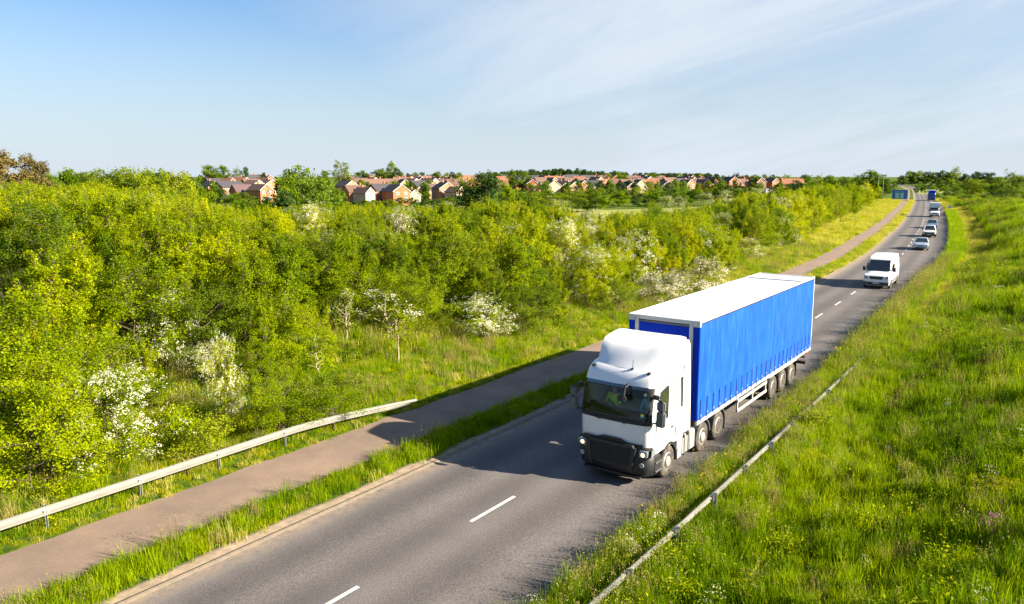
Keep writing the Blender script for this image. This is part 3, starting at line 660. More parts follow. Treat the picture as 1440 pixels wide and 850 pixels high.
# ================================================================ BUSHES AND YOUNG TREES OF THE LEFT BANK
PR = random.Random(5); NR = np.random.default_rng(55)
def ground_at(px, py, h=0.0):
    """point of the ground seen at pixel (px, py)"""
    z = 0.0
    for _ in range(25):
        D_ = F_PX * math.cos(PITCH) + (CY - py) * math.sin(PITCH); k = (z - CAM_H) / ((CY - py) * math.cos(PITCH) - F_PX * math.sin(PITCH))
        x, y = (px - 720) * k, D_ * k; z = .5 * z + .5 * float(world_z(x, y))
    return x, y, z
placed = []     # (u, v_base, half width px, top px, depth)
def special(meshes, name, px, base, top, label, cat, wpx=None, D=None, group=None):
    if D is None: x, y, z = ground_at(px, base)
    else:
        z = 0
        for _ in range(4): x, y = cam_px(px, D, z); z = float(world_z(x, y))
    u, v, d = project(x, y, z); h = z_at(top, d) - z
    H = float(max(v_.co.z for v_ in meshes[1].vertices)); Rm = META.get(meshes[1].name) or META.setdefault(meshes[1].name, float(np.percentile([abs(v_.co.x) for v_ in meshes[1].vertices], 93)))
    s = h / H; sxy = 1.0
    if wpx: sxy = (wpx / 2 * d / F_PX) / (Rm * s)
    e = place_plant(meshes, name, x, y, z, s, PR.random() * 6.28, label, cat, group, sxy)
    placed.append((u, v, (Rm * s * sxy) * F_PX / d, top, d, SHORT.get(label))); return e
META = {}
SHORT = {}
HB, HT = 'bush', 'tree'
SHORT.update({'dense bright green bush nearest the crash barrier at the left edge': 'the leftmost broad bush', 'white-flowering hawthorn right behind the near crash barrier': 'the near barrier hawthorn',
 'round white hawthorn at the edge of the grass left of the lorry': 'the round white hawthorn', 'tall white hawthorn in front of the biggest tree by the houses': 'the tall far hawthorn', 'pinkish-white hawthorn below the orange brick house': 'the pinkish hawthorn',
 'tall narrow cluster of white blossom in mid thicket': 'the narrow white blossom', 'small white hawthorn before the mown field': 'the field-side hawthorn', 'faded hawthorn just above the lorry roof': 'the faded hawthorn',
 'left one of the cream feathery bushes above the trailer roof': 'the cream feathery bushes', 'low white hawthorn on the verge beyond the trailer': 'the low verge hawthorn', 'slim tree with white blossom standing in the left thicket': 'the slim blossom tree',
 'narrow white-flowered sapling between dark gaps': 'the narrow flowered sapling', 'white blossom bush cut by the left picture edge': 'the blossom at the left edge', 'white-blossomed sapling with bare pale stem in the clearing': 'the clearing saplings'})
special(near_bush, 'broad_bush', 50, 680, 488, 'dense bright green bush nearest the crash barrier at the left edge', HB, 165)
special(near_haw, 'hawthorn_bush', 155, 650, 518, 'white-flowering hawthorn right behind the near crash barrier', HB, 120)
special(haw[1], 'hawthorn_bush', 676, 478, 410, 'round white hawthorn at the edge of the grass left of the lorry', HB, 66)
special(olive[0], 'hawthorn_bush', 742, 468, 392, 'olive bush dusted with blossom beside the round white hawthorn', HB, 70)
special(haw[2], 'hawthorn_bush', 439, 345, 286, 'tall white hawthorn in front of the biggest tree by the houses', HB, 58)
special(hawpale[0], 'hawthorn_bush', 566, 345, 290, 'pinkish-white hawthorn below the orange brick house', HB, 46)
special(haw[0], 'hawthorn_bush', 786, 392, 308, 'tall narrow cluster of white blossom in mid thicket', HB, 46)
special(haw[1], 'hawthorn_bush', 832, 330, 293, 'small white hawthorn before the mown field', HB, 40)
special(olive[1], 'hawthorn_bush', 870, 440, 385, 'faded hawthorn just above the lorry roof', HB, 40)
special(hawpale[1], 'willow_bush', 921, 425, 382, 'left one of the cream feathery bushes above the trailer roof', HB, 40)
special(hawpale[0], 'willow_bush', 948, 420, 376, 'middle one of the cream feathery bushes above the trailer roof', HB, 36)
special(hawpale[1], 'willow_bush', 981, 413, 357, 'right and largest of the cream feathery bushes above the trailer roof', HB, 56)
special(haw[2], 'hawthorn_bush', 1052, 362, 335, 'low white hawthorn on the verge beyond the trailer', HB, 36)
special(haw[0], 'hawthorn_bush', 1010, 333, 300, 'pale hawthorn deep in the thicket above the trailer', HB, 34)
special(haw[1], 'hawthorn_bush', 242, 515, 402, 'slim tree with white blossom standing in the left thicket', HB, 60)
special(haw[2], 'hawthorn_bush', 316, 590, 468, 'narrow white-flowered sapling between dark gaps', HB, 44)
special(haw[2], 'hawthorn_bush', 10, 425, 385, 'white blossom bush cut by the left picture edge', HB, 50)
special(sap[0], 'sapling', 487, 482, 404, 'white-blossomed sapling with bare pale stem in the clearing', HT, 46)
special(sap[1], 'sapling', 545, 478, 404, 'second blossomed sapling in the clearing, farther right', HT, 40)
special(sap[2], 'sapling', 560, 512, 430, 'thin leafy sapling nearest the path in the clearing', HT, 40)
special(sap[2], 'sapling', 447, 535, 470, 'thin pale sapling at the left side of the clearing', HT, 30)
special(low[2], 'low_shrub', 300, 640, 575, 'low olive shrub just behind the crash barrier', HB, 90)
special(low[0], 'low_shrub', 238, 622, 560, 'leafy low shrub beside the near hawthorn', HB, 80)
special(low[1], 'low_shrub', 345, 612, 572, 'yellow-green shoots leaning over the crash barrier', HB, 40)
special(bushy[1], 'broad_bush', 466, 600, 512, 'wide sunny bush behind the far end of the crash barrier', HB, 120)
special(bushy[2], 'broad_bush', 395, 615, 500, 'dense bush half way along the crash barrier', HB, 90)
special(low[2], 'low_shrub', 1150, 605, 570, 'tangled shrub by the crash barrier on the right bank', HB, 70)
special(low[1], 'low_shrub', 1140, 650, 632, 'small yellow-green shrub behind the right crash barrier', HB, 50)
special(low[1], 'low_shrub', 1415, 700, 672, 'low yellowish shrub on the bank at the right edge', HB, 60)
pts_ = []
for i in range(9):
    x, y, z = ground_at(1388 + PR.gauss(0, 9), 752 + PR.gauss(0, 5)); pts_.append((x, y, z))
scatter('pink_flowers', np.array(pts_), [0] * 9, [.75] * 9, [PR.random() * 6 for _ in pts_], T_pink, 'patch of pink wild flowers low on the right bank', 'wild flowers')
CX = [-60, 0, 60, 130, 200, 280, 340, 400, 480, 560, 640, 700, 760, 820, 900, 960, 1000, 1050, 1100, 1150, 1200, 1262, 1400]
CYL = [262, 262, 262, 266, 273, 286, 300, 296, 296, 296, 298, 292, 298, 303, 305, 300, 292, 282, 274, 270, 263, 262, 262]
def edge_r(s): return np.interp(s, [-40, -6, -1, 9, 15, 60, 127, 280, 400], [-11.6, -11.8, -13.4, -12.8, -10.8, -11.2, -13.2, -14, -15])
cand = []
for (sa, sb, ra, rb, st) in ((-30, 45, -52, -10, 2.15), (-30, 60, -80, -52, 3.2), (45, 75, -52, -10, 2.7), (75, 120, -60, -10, 3.6), (-10, 60, -140, -80, 5.0), (60, 150, -120, -55, 5.5), (120, 300, -60, -10, 5.5)):
    q = np.arange(sa, sb, st)
    for s in q:
        for r in np.arange(ra, rb, st):
            cand.append((s + (NR.random() - .5) * st * .9, r + (NR.random() - .5) * st * .9, st))
fill = []
for s, r, st in cand:
    if r > edge_r(s) - .5 - .8 * NR.random(): continue
    if -.5 < s < 5.0 and r > -19 + 2 * NR.random(): continue
    x, y = WR(s, r); x, y = float(x), float(y); z = float(zg(s, r)); u, v, d = project(x, y, z)
    if d < 12 or u < -80 or u > 1330 or v > 900: continue
    ceil = np.interp(u, CX, CYL) + 5 * NR.normal() + 6 * (d < 60) * NR.random()
    zmax = z_at(ceil, d); near_edge = r > edge_r(s) - 3.5
    h = (2.3 + 1.5 * NR.random()) if near_edge else (3.1 + 1.9 * NR.random())
    if d > 75: h += 1.2
    if s > 90: h += .8
    h = min(h, zmax - z)
    # keep the open field free and do not cover the placed shrubs
    if 800 < u < 965 and d > 150: continue
    if h < 1.5:
        continue
    half = .42 * h * F_PX / d; ty_ = v - h * F_PX / d
    hide = False
    for (pu, pv, pw, pt_, pd, _n) in placed:
        if d < pd - 1 and abs(u - pu) < pw * .7 + half * .6:
            h = min(h, (v - (pv - .30 * (pv - pt_))) * d / F_PX)
        if abs(d - pd) < 1.6 and abs(u - pu) < pw * .7: hide = True; break
    if h < 1.3: hide = True
    if hide: continue
    fill.append((h * F_PX / d, x, y, z, h, u, v, d, s, r, near_edge))
fill.sort(key=lambda q: -q[0])
print('fill', len(fill))
kinds = [('young_tree', young, 'tree', 'bright yellow-green young tree'), ('broad_bush', bushy, 'bush', 'broad yellow-green bush'), ('lime_bush', lime, 'bush', 'golden-green upright bush'),
         ('olive_bush', olive, 'bush', 'olive-green bush'), ('dark_bush', mids, 'bush', 'darker green bush'), ('hawthorn_bush', haw, 'bush', 'hawthorn with patches of white blossom')]
wts = np.array([.58, .10, .16, .06, .07, .035])
rest = []; cnt = 0; KC = dict((k_[0], 0) for k_ in kinds)
for q in fill:
    px_h, x, y, z, h, u, v, d, s, r, ne = q
    w = wts.copy()
    pn = vnoise(np.array(s * .05), np.array(r * .05), 41)
    w[3] *= .4 + 2.2 * (pn > .6); w[2] *= .3 + 2 * (pn < .45)
    if d > 90: w[4] *= 2.2; w[3] *= 1.6
    w /= w.sum(); k = int(NR.choice(6, p=w)); name, ms, cat, lab = kinds[k]
    vi = int(NR.integers(len(ms)))
    if KC[name] < 292:
        near = sorted(((u - p[0]) ** 2 + ((v - h * F_PX / d * .5) - (p[1] + p[3]) / 2) ** 2, p) for p in placed if p[5])
        size = 'short' if h < 2.9 else ('tall' if h > 4.2 else 'mid-height')
        d2, p = near[0]; dx_, dy_ = u - p[0], (v - h * F_PX / d * .5) - (p[1] + p[3]) / 2
        if d2 < 190 ** 2:
            hx_ = 'right' if dx_ > 0 else 'left'; hy_ = 'below' if dy_ > 0 else 'above'
            rel = hx_ + ' of' if abs(dx_) > 2.2 * abs(dy_) else (hy_ if abs(dy_) > 2.2 * abs(dx_) else hy_ + ' and ' + hx_ + ' of')
            near_w = 'just ' if d2 < 45 ** 2 else ('well ' if d2 > 95 ** 2 else '')
            zone = near_w + rel + ' ' + p[5]
        elif s < -4: zone = 'behind the near crash barrier'
        elif s < 12: zone = 'around the grassy clearing'
        elif s < 45: zone = 'in the thicket left of the lorry'
        elif s < 95: zone = 'in the thicket beyond the trailer'
        else: zone = 'beside the far cycle path, ' + ('nearer the houses' if u < 1050 else 'toward the road sign')
        lab = size + ' ' + lab.replace('bright yellow-green young', 'yellow-green young').replace('golden-green upright', 'golden-green').replace('with patches of white blossom', 'in white blossom')
        zone2 = ' at thicket edge' if ne else ''
        H = ms[vi]; sc_ = h / 5.0 * .98
        place_plant(ms[vi], name, x, y, z - .05, sc_, NR.random() * 6.28, lab + zone2 + ' ' + zone, cat, 'bushes and young trees of the left bank', .85 + .4 * NR.random())
        cnt += 1; KC[name] += 1
    else: rest.append((x, y, z - .1, h / 5.0, k, vi))
base_i = []; ml = []
for name, ms, cat, lab in kinds[:5]: base_i.append(len(ml)); ml += [m_[1] for m_ in ms]
base_i.append(0)
if rest:
    R_ = np.array([(a, b, c) for a, b, c, *_ in rest]); I_ = [base_i[q[4]] + (q[5] if q[4] < 5 else 0) for q in rest]
    scatter('distant_scrub', R_, I_, [q[3] for q in rest], NR.random(len(rest)) * 6.28, ml, 'mass of green scrub filling the ground toward the houses', 'scrub')

# ================================================================ VEHICLES
M['white_paint'] = mat('white_paint', (.72, .73, .74), .28, coat=.6, dirt=((.55, .50, .42), .18, 2.5))
M['white_roof'] = mat('translucent_roof_skin', (.50, .53, .57), .55, noise=.05, nscale=1.2, dirt=((.5, .48, .44), .25, 1.5))
M['plastic_dark'] = mat('dark_grey_plastic', (.015, .016, .019), .5, spec=.5, noise=.2, nscale=6)
M['plastic_grey'] = mat('grey_plastic', (.09, .10, .11), .55, noise=.15, nscale=6)
M['black'] = mat('black_rubber', (.012, .012, .013), .6)
M['chassis'] = mat('dirty_chassis', (.035, .034, .033), .8, noise=.3, nscale=5, dirt=((.14, .11, .08), .5, 4))
M['tyre'] = mat('tyre_rubber', (.040, .037, .034), .9, noise=.25, nscale=10, dirt=((.17, .14, .10), .75, 6))
M['rim'] = mat('steel_rim', (.46, .45, .43), .45, .4, noise=.15, nscale=8, dirt=((.24, .20, .15), .6, 7))
M['alu'] = mat('aluminium', (.60, .61, .60), .35, .7, noise=.1, nscale=5)
M['rail_grey'] = mat('grey_rail', (.42, .45, .47), .45, .3)
M['guard_grey'] = mat('side_guard_grey', (.52, .51, .47), .5, .25, noise=.1)
M['orange_lens'] = mat('orange_lens', (.85, .30, .02), .3)
M['red_lens'] = mat('red_lens', (.55, .02, .02), .3)
M['yellow_sticker'] = mat('yellow_sticker', (.75, .80, .08), .6)
M['blue_sticker'] = mat('blue_sticker', (.05, .40, .65), .6)
M['lamp_glass'] = mat('lamp_glass', (.25, .29, .33), .08, .3, coat=1)
M['lamp_lit'] = mat('lit_bulb', (1, .8, .5), .3)
_b = M['lamp_lit'].node_tree.nodes['Principled BSDF']; _b.inputs['Emission Color'].default_value = (1, .72, .38, 1); _b.inputs['Emission Strength'].default_value = 2.2
M['seat'] = mat('seat_fabric', (.05, .05, .055), .9)
M['skin'] = mat('skin', (.45, .27, .19), .6)
M['hivis'] = mat('hi_vis_yellow', (.60, .90, .05), .7)
M['shirt_blue'] = mat('pale_blue_shirt', (.28, .45, .62), .85)
M['trousers'] = mat('dark_trousers', (.03, .035, .05), .9)
M['hair'] = mat('dark_hair', (.03, .02, .012), .8)
def glass_mat(name, tint, trans=.62, rough=.03):
    m = bpy.data.materials.new(name); m.use_nodes = True; nt = m.node_tree; nt.nodes.clear()
    t = N(nt, 'ShaderNodeBsdfTransparent'); t.inputs[0].default_value = (*tint, 1)
    g = N(nt, 'ShaderNodeBsdfGlossy'); g.inputs['Roughness'].default_value = rough; g.inputs['Color'].default_value = (.9, .95, 1, 1)
    f = N(nt, 'ShaderNodeFresnel'); f.inputs[0].default_value = 1.38
    x = N(nt, 'ShaderNodeMixShader'); nt.links.new(f.outputs[0], x.inputs[0]); nt.links.new(t.outputs[0], x.inputs[1]); nt.links.new(g.outputs[0], x.inputs[2])
    o = N(nt, 'ShaderNodeOutputMaterial'); nt.links.new(x.outputs[0], o.inputs[0]); return m
M['glass'] = glass_mat('windscreen_glass', (.82, .90, .80))
M['dark_glass'] = mat('dark_window_glass', (.012, .018, .022), .05, spec=.8, coat=1)
# blue curtain: PVC with soft creases and grime
m, nt, b = nt_new('blue_curtain_pvc'); M['curtain'] = m
tcn = N(nt, 'ShaderNodeTexCoord').outputs['Object']
mpn = N(nt, 'ShaderNodeMapping'); nt.links.new(tcn, mpn.inputs[0]); mpn.inputs['Scale'].default_value = (1, 1.6, .35)
cc = ramp(nt, noise(nt, mpn.outputs[0], 1.6, 6, .6), [(.3, (.001, .048, .39)), (.55, (.002, .070, .49)), (.75, (.008, .095, .57))])
mp3 = N(nt, 'ShaderNodeMapping'); nt.links.new(tcn, mp3.inputs[0]); mp3.inputs['Scale'].default_value = (1, 5, .5)
st = N(nt, 'ShaderNodeMapRange'); nt.links.new(noise(nt, mp3.outputs[0], 2.2, 8, .7), st.inputs[0]); st.inputs[1].default_value = .5; st.inputs[2].default_value = .8; st.inputs[4].default_value = .5
nt.links.new(mixc(nt, st.outputs[0], cc, (.07, .21, .58)), b.inputs['Base Color'])
b.inputs['Roughness'].default_value = .55; b.inputs['Specular IOR Level'].default_value = .22
mp2 = N(nt, 'ShaderNodeMapping'); nt.links.new(tcn, mp2.inputs[0]); mp2.inputs['Scale'].default_value = (1, 3.2, .8)
bump(nt, b, noise(nt, mp2.outputs[0], 2.4, 5, .6), .3, .05)
M['blue_panel'] = mat('blue_bulkhead', (.0005, .03, .42), .7, spec=.12, noise=.08, nscale=2)
M['strap'] = mat('dark_blue_strap', (.006, .02, .10), .7)

def tyre_mb(cx, cy, cz, R, w, side):
    """outer sidewall faces side*x"""
    p = [(0, .56 * R), (0, .60 * R), (.02, .8 * R), (.0, .93 * R), (-.03, .985 * R), (-.06, R), (-w + .06, R), (-w + .02, .97 * R), (-w, .8 * R), (-w, .56 * R)]
    return MB().lathe([(side * o, r) for o, r in p], cx, cy, cz)
def wheel(parent, cx, cy, R=.5, w=.30, side=1, hub='flat', name='wheel', rimm='rim'):
    t = tyre_mb(cx, cy, R, R, w, side)
    # tread blocks: shallow grooves round the crown
    wo = t.build(name, M['tyre'], parent, smooth=True)
    if hub == 'flat': pr = [(-.04, .57 * R), (.0, .56 * R), (.012, .52 * R), (-.03, .49 * R), (-.035, .34 * R), (.035, .30 * R), (.06, .20 * R), (.065, .0001)]
    elif hub == 'dish': pr = [(-.04, .57 * R), (.0, .56 * R), (.012, .52 * R), (-.05, .50 * R), (-.16, .46 * R), (-.17, .26 * R), (-.06, .22 * R), (-.045, .0001)]
    else: pr = [(-.03, .66 * R), (.008, .64 * R), (-.02, .6 * R), (-.05, .3 * R), (-.02, .12 * R), (-.02, .0001)]
    MB().lathe([(side * o, r) for o, r in pr], cx, cy, R).build('rim', M[rimm], wo, smooth=True)
    if hub in ('flat', 'dish'):
        nb = MB()
        ro = .40 * R; o = -.034 if hub == 'flat' else -.165
        for i in range(10):
            a = 2 * PI * i / 10; nb.tube((cx + side * o, cy + ro * math.cos(a), R + ro * math.sin(a)), (cx + side * (o + .035), cy + ro * math.cos(a), R + ro * math.sin(a)), .016, n=6)
        nb.build('wheel_nuts', M['plastic_grey'], wo)
        if hub == 'flat':
            hb = MB()
            for i in range(8):
                a = 2 * PI * (i + .5) / 8; r2 = .46 * R; hb.tube((cx + side * -.028, cy + r2 * math.cos(a), R + r2 * math.sin(a)), (cx + side * -.018, cy + r2 * math.cos(a), R + r2 * math.sin(a)), .035 * R / .5, n=8)
            hb.build('rim_holes', M['black'], wo)
    return wo
def fender(parent, cy, side, x0, x1, R=.60, cz=.5, a0=10, a1=170, name='mudguard', m='plastic_grey', th=.03):
    ro, ri = [], []
    for i in range(15):
        a = math.radians(a0 + (a1 - a0) * i / 14); ro.append((cy + R * math.cos(a), cz + R * math.sin(a))); ri.append((cy + (R - th) * math.cos(a), cz + (R - th) * math.sin(a)))
    mb = MB(); xa, xb = sorted((side * x0, side * x1))
    n = len(ro)
    for k in range(n - 1):
        mb.add([(xa, *ro[k]), (xb, *ro[k]), (xb, *ro[k + 1]), (xa, *ro[k + 1]), (xa, *ri[k]), (xb, *ri[k]), (xb, *ri[k + 1]), (xa, *ri[k + 1])],
               [(0, 1, 2, 3), (7, 6, 5, 4), (0, 3, 7, 4), (1, 5, 6, 2)])
    return mb.build(name, M[m], parent, smooth=False)

def plan_ring(z, f, w, rc, b, bulge=.06, n=7):
    """closed outline at height z: rounded front (towards -y), square back"""
    pts = [(w, b, z), (w, (b + f) / 2, z), (w, f + rc + bulge, z)]
    for i in range(1, n):
        a = PI / 2 * i / n; pts.append((w - rc + rc * math.cos(a), f + rc + bulge * (1 - i / n) ** 1 * 1.0 - rc * math.sin(a) + 0, z))
    for i in range(9):
        x = (w - rc) * (1 - 2 * i / 8); pts.append((x, f + bulge * .0 + bulge * 0.55 * (abs(x) / (w - rc)) ** 2 * 0 + (-bulge * (1 - (x / (w - rc)) ** 2)), z))
    for i in range(n - 1, 0, -1):
        a = PI / 2 * i / n; pts.append((-(w - rc + rc * math.cos(a)), f + rc + bulge * (1 - i / n) - rc * math.sin(a), z))
    pts += [(-w, f + rc + bulge, z), (-w, (b + f) / 2, z), (-w, b, z)]
    return pts
lorry = empty('articulated_lorry', (TX, TY, 0.0), -YAW, 'articulated lorry with white sleeper cab and long blue curtain-sided trailer', 'lorry')
T = lorry
# --- tractor cab shell
CB = -1.0
LV = {z: (f, w) for z, f, w in ((1.0, -3.26, 1.215), (1.42, -3.31, 1.225), (1.90, -3.33, 1.23), (2.02, -3.325, 1.23), (2.5, -3.24, 1.225), (2.98, -3.13, 1.215), (3.12, -3.07, 1.21), (3.30, -2.96, 1.19), (3.44, -2.78, 1.15), (3.52, -2.52, 1.10), (3.55, -2.2, 1.04))}
def CR(z, off=0.0, rc=.26):
    f = np.interp(z, sorted(LV), [LV[k][0] for k in sorted(LV)]); w = np.interp(z, sorted(LV), [LV[k][1] for k in sorted(LV)])
    return plan_ring(z, float(f) - off, float(w) + off, rc + off, CB, .07)
body = MB()
body.rings([CR(1.0), CR(1.2), CR(1.42), CR(1.66), CR(1.90), CR(2.02)], cap0=True, cap1=True)
nR = len(CR(1.0)); A1 = 7; A2 = nR - 7      # ring indices of the pillars
mid = [CR(z) for z in (2.02, 2.5, 2.98)]
body.rings([[r[i] for i in range(0, A1 + 1)] for r in mid], closed=False); body.rings([[r[i] for i in range(A2 - 1, nR)] for r in mid], closed=False)
body.rings([[(-LV[2.5][1], CB, z), (LV[2.5][1], CB, z)] for z in (2.02, 2.98)], closed=False)
body.rings([CR(z) for z in (2.98, 3.12, 3.30, 3.44, 3.52, 3.55)], cap0=True, cap1=True)
cab = body.build('cab', M['white_paint'], T, smooth=True)
# glass + frame
gl = [[CR(z, .006)[i] for i in range(A1, A2)] for z in (2.03, 2.2, 2.5, 2.75, 2.97)]
ws = MB().rings(gl, closed=False).build('windscreen', M['glass'], T, smooth=True)
fr = MB()
for z0, z1 in ((1.92, 2.06), (2.90, 3.0)):
    o = [[CR(z, .012)[i] for i in range(A1 - 2, A2 + 2)] for z in (z0, z1)]; i_ = [[CR(z, -.02)[i] for i in range(A1 - 2, A2 + 2)] for z in (z1, z0)]
    fr.rings([o[0], o[1], i_[0], i_[1], o[0]], closed=False)
for side in (0, 1):
    idx = range(A1 - 2, A1 + 1) if side == 0 else range(A2 - 1, A2 + 2)
    fr.rings([[CR(z, .011)[i] for i in idx] for z in (2.05, 2.5, 2.9)], closed=False)
fr.build('windscreen_surround', M['black'], T, smooth=False)
for x0, x1 in ((-.75, -.05), (.05, .80)):
    wp = MB().tube((x0, -3.40, 1.97), (x1, -3.39, 2.07), .012, n=6); wp.tube((x0, -3.40, 1.97), ((x0 + x1) / 2, -3.40, 1.90), .01, n=6); wp.build('wiper', M['black'], T)
st_ = MB().box(-.045, .045, -.002, .002, -.06, 0).build('window_sticker', M['blue_sticker'], ws); st_.location = (.93, -3.315, 2.20); st_.rotation_euler = (.18, 0, .30)
st_ = MB().box(-.045, .045, -.002, .002, 0, .07).build('window_sticker', M['yellow_sticker'], ws); st_.location = (.93, -3.315, 2.20); st_.rotation_euler = (.18, 0, .30)
st_ = MB().lathe([(-.002, .055), (.002, .055)], 0, 0, 0, 'y', 16).build('window_sticker', M['white_roof'], ws); st_.location = (.95, -3.17, 2.80); st_.rotation_euler = (.18, 0, .30)
# interior
it = MB(); it.box(-1.12, 1.12, -3.16, -2.72, 2.0, 2.13); it.box(-1.12, 1.12, -1.12, -1.06, 2.0, 3.3); it.box(-1.1, -.62, -2.82, -2.70, 2.1, 2.22)
it.build('dashboard', M['plastic_dark'], T, bevel=.02)
it = MB()
for i in range(20):
    a, b_ = 2 * PI * i / 20, 2 * PI * (i + 1) / 20; r = .22
    it.tube((-.62 + r * math.cos(a), -2.62 - r * .45 * math.sin(a), 2.16 + r * .9 * math.sin(a)), (-.62 + r * math.cos(b_), -2.62 - r * .45 * math.sin(b_), 2.16 + r * .9 * math.sin(b_)), .016, n=6)
it.tube((-.62, -2.62, 2.16), (-.62, -2.75, 2.1), .03); it.build('steering_wheel', M['black'], T)
for x in (-.62, .62):
    s_seat = MB(); s_seat.box(x - .25, x + .25, -2.4, -1.92, 1.72, 1.85); s_seat.box(x - .24, x + .24, -1.96, -1.84, 1.8, 2.48); s_seat.box(x - .13, x + .13, -1.95, -1.87, 2.5, 2.7); s_seat.build('seat', M['seat'], T, bevel=.03)
# brow over the screen + sun-visor edge
vis = MB(); o = [[CR(z, .02)[i] for i in range(A1 + 1, A2 - 1)] for z in (2.93, 3.02)]; vis.rings(o, closed=False); vis.build('sun_visor', M['dark_glass'], T, smooth=True)
# roof deflector with side ridges
def defl_z(t, u):       # t 0..1 front to back, u -1..1 across
    z = 3.44 + .66 * (math.sin(min(t * 2.3, 1) * PI / 2) ** 1.05) + .11 * t
    return z - .10 * (1 - abs(u) ** 3.2) * math.sin(PI * min(t, .95) ** .8) ** .8 * 1.0 - .07 * max(abs(u) - .9, 0) * 10 * .5
rows = []
for i in range(15):
    t = i / 14; y = -2.86 + 1.98 * t; hw = .95 + .245 * math.sin(t * PI / 2); row = []
    zs = 3.40 + .0 * t
    row.append((-hw, y + .10 * (1 - t), 3.36 + (0 if t < .4 else -.02)))
    for j in range(13):
        u = -1 + 2 * j / 12; row.append((u * hw * .985, y + .16 * (abs(u) ** 2) * (1 - t), defl_z(t, u)))
    row.append((hw, y + .10 * (1 - t), 3.36 + (0 if t < .4 else -.02)))
    rows.append(row)
dm = MB(); dm.rings(rows, closed=False); nn = len(rows[0]); dm.add(rows[-1], [tuple(range(nn))]); dm.add(rows[0], [tuple(range(nn - 1, -1, -1))])
dm.build('roof_deflector', M['white_paint'], T, smooth=True)
for sd in (-1, 1):
    poly = [(-1.02, 1.10), (-.42, 1.10), (-.50, 2.6), (-.62, 3.9), (-.76, 4.08), (-1.0, 4.10), (-1.10, 3.45), (-1.02, 3.30)]
    MB().prism(poly, 'x', sd * 1.175, sd * 1.225).build('side_fairing', M['white_paint'], T, bevel=.012)
    # door with its seam, window, handle, dark slot behind it
    dpoly = [(-2.98, 1.02), (-1.72, 1.02), (-1.66, 1.9), (-1.66, 2.92), (-2.30, 3.02), (-2.82, 2.90), (-3.02, 2.0)]
    xx = sd * 1.222
    dr = MB().prism(dpoly, 'x', xx, xx + sd * .018).build('door', M['white_paint'], T, bevel=.006)
    MB().prism([(-2.90, 2.02), (-2.22, 1.99), (-2.20, 2.86), (-2.32, 2.90), (-2.74, 2.80)], 'x', xx + sd * .016, xx + sd * .024).build('side_window', M['dark_glass'], dr)
    MB().prism([(-2.95, 1.96), (-2.17, 1.93), (-2.15, 2.92), (-2.30, 2.96), (-2.80, 2.86)], 'x', xx + sd * .014, xx + sd * .0205).build('window_seal', M['black'], dr)
    MB().box(*sorted((xx + sd * .015, xx + sd * .045)), -1.98, -1.80, 1.55, 1.60).build('door_handle', M['plastic_dark'], dr)
    MB().prism([(-1.24, 2.02), (-1.10, 2.02), (-1.12, 2.98), (-1.27, 2.98)], 'x', sd * 1.215, sd * 1.242).build('side_vent', M['plastic_dark'], T)
    MB().prism([(-2.62, 3.045), (-2.62, 3.02), (-1.22, 3.045), (-1.22, 3.07)], 'x', sd * 1.19, sd * 1.226).build('seam_trim', M['plastic_dark'], T)
    MB().box(*sorted((sd * 1.20, sd * 1.2275)), -1.665, -1.65, 1.0, 3.03).build('door_seam', M['plastic_grey'], T)
    MB().box(*sorted((sd * 1.226, sd * 1.234)), -1.015, -1.0, 1.12, 3.4).build('door_seam', M['plastic_grey'], T)
    MB().prism([(-1.72, 1.20), (-1.55, 1.24), (-1.52, 1.55), (-1.60, 1.52)], 'x', sd * 1.222, sd * 1.232).build('air_slot', M['plastic_grey'], T)
    # grab handle, mirrors
    MB().tube((sd * 1.255, -3.03, 1.55), (sd * 1.26, -3.02, 2.05), .014).build('grab_handle', M['plastic_dark'], T)
    ma = MB(); ma.tube((sd * 1.20, -3.13, 2.75), (sd * 1.50, -3.22, 2.72), .025); ma.tube((sd * 1.22, -3.12, 2.0), (sd * 1.47, -3.22, 2.05), .03); ma.tube((sd * 1.47, -3.22, 2.0), (sd * 1.50, -3.22, 2.75), .02)
    mr = ma.build('mirror_arm', M['plastic_dark'], T)
    MB().box(*sorted((sd * 1.33, sd * 1.60)), -3.27, -3.10, 1.94, 2.40).build('mirror_housing', M['plastic_grey'], mr, bevel=.04, smooth=True)
    MB().box(*sorted((sd * 1.34, sd * 1.59)), -3.26, -3.11, 2.42, 2.70).build('mirror_housing', M['plastic_grey'], mr, bevel=.035, smooth=True)
    MB().box(*sorted((sd * 1.37, sd * 1.58)), -3.099, -3.092, 1.98, 2.36).build('mirror_glass', M['lamp_glass'], mr)
    MB().box(*sorted((sd * 1.18, sd * 1.38)), -3.22, -3.05, 2.72, 2.86).build('kerb_mirror', M['plastic_dark'], mr, bevel=.04, smooth=True)
fm = MB(); fm.tube((.42, -3.14, 3.06), (.42, -3.44, 3.02), .028); fm.tube((.42, -3.44, 3.02), (.42, -3.52, 2.78), .025); fm.tube((.32, -3.14, 3.04), (.42, -3.44, 3.02), .02)
fmo = fm.build('front_mirror_arm', M['black'], T); MB().box(.22, .50, -3.60, -3.46, 2.62, 2.80).build('front_mirror', M['plastic_dark'], fmo, bevel=.04, smooth=True)
# roof lamps, aerial
for x in (-.92, .92): MB().box(x - .05, x + .05, -2.98, -2.84, 3.36, 3.43).build('marker_lamp', M['plastic_dark'], T, bevel=.015)
MB().tube((.35, -2.86, 3.44), (.37, -2.86, 3.72), .008, n=5).box(.32, .38, -2.9, -2.82, 3.42, 3.47).build('aerial', M['black'], T)
MB().box(1.0, 1.10, -2.62, -2.52, 3.43, 3.475).build('marker_lamp', M['orange_lens'], T, bevel=.01)
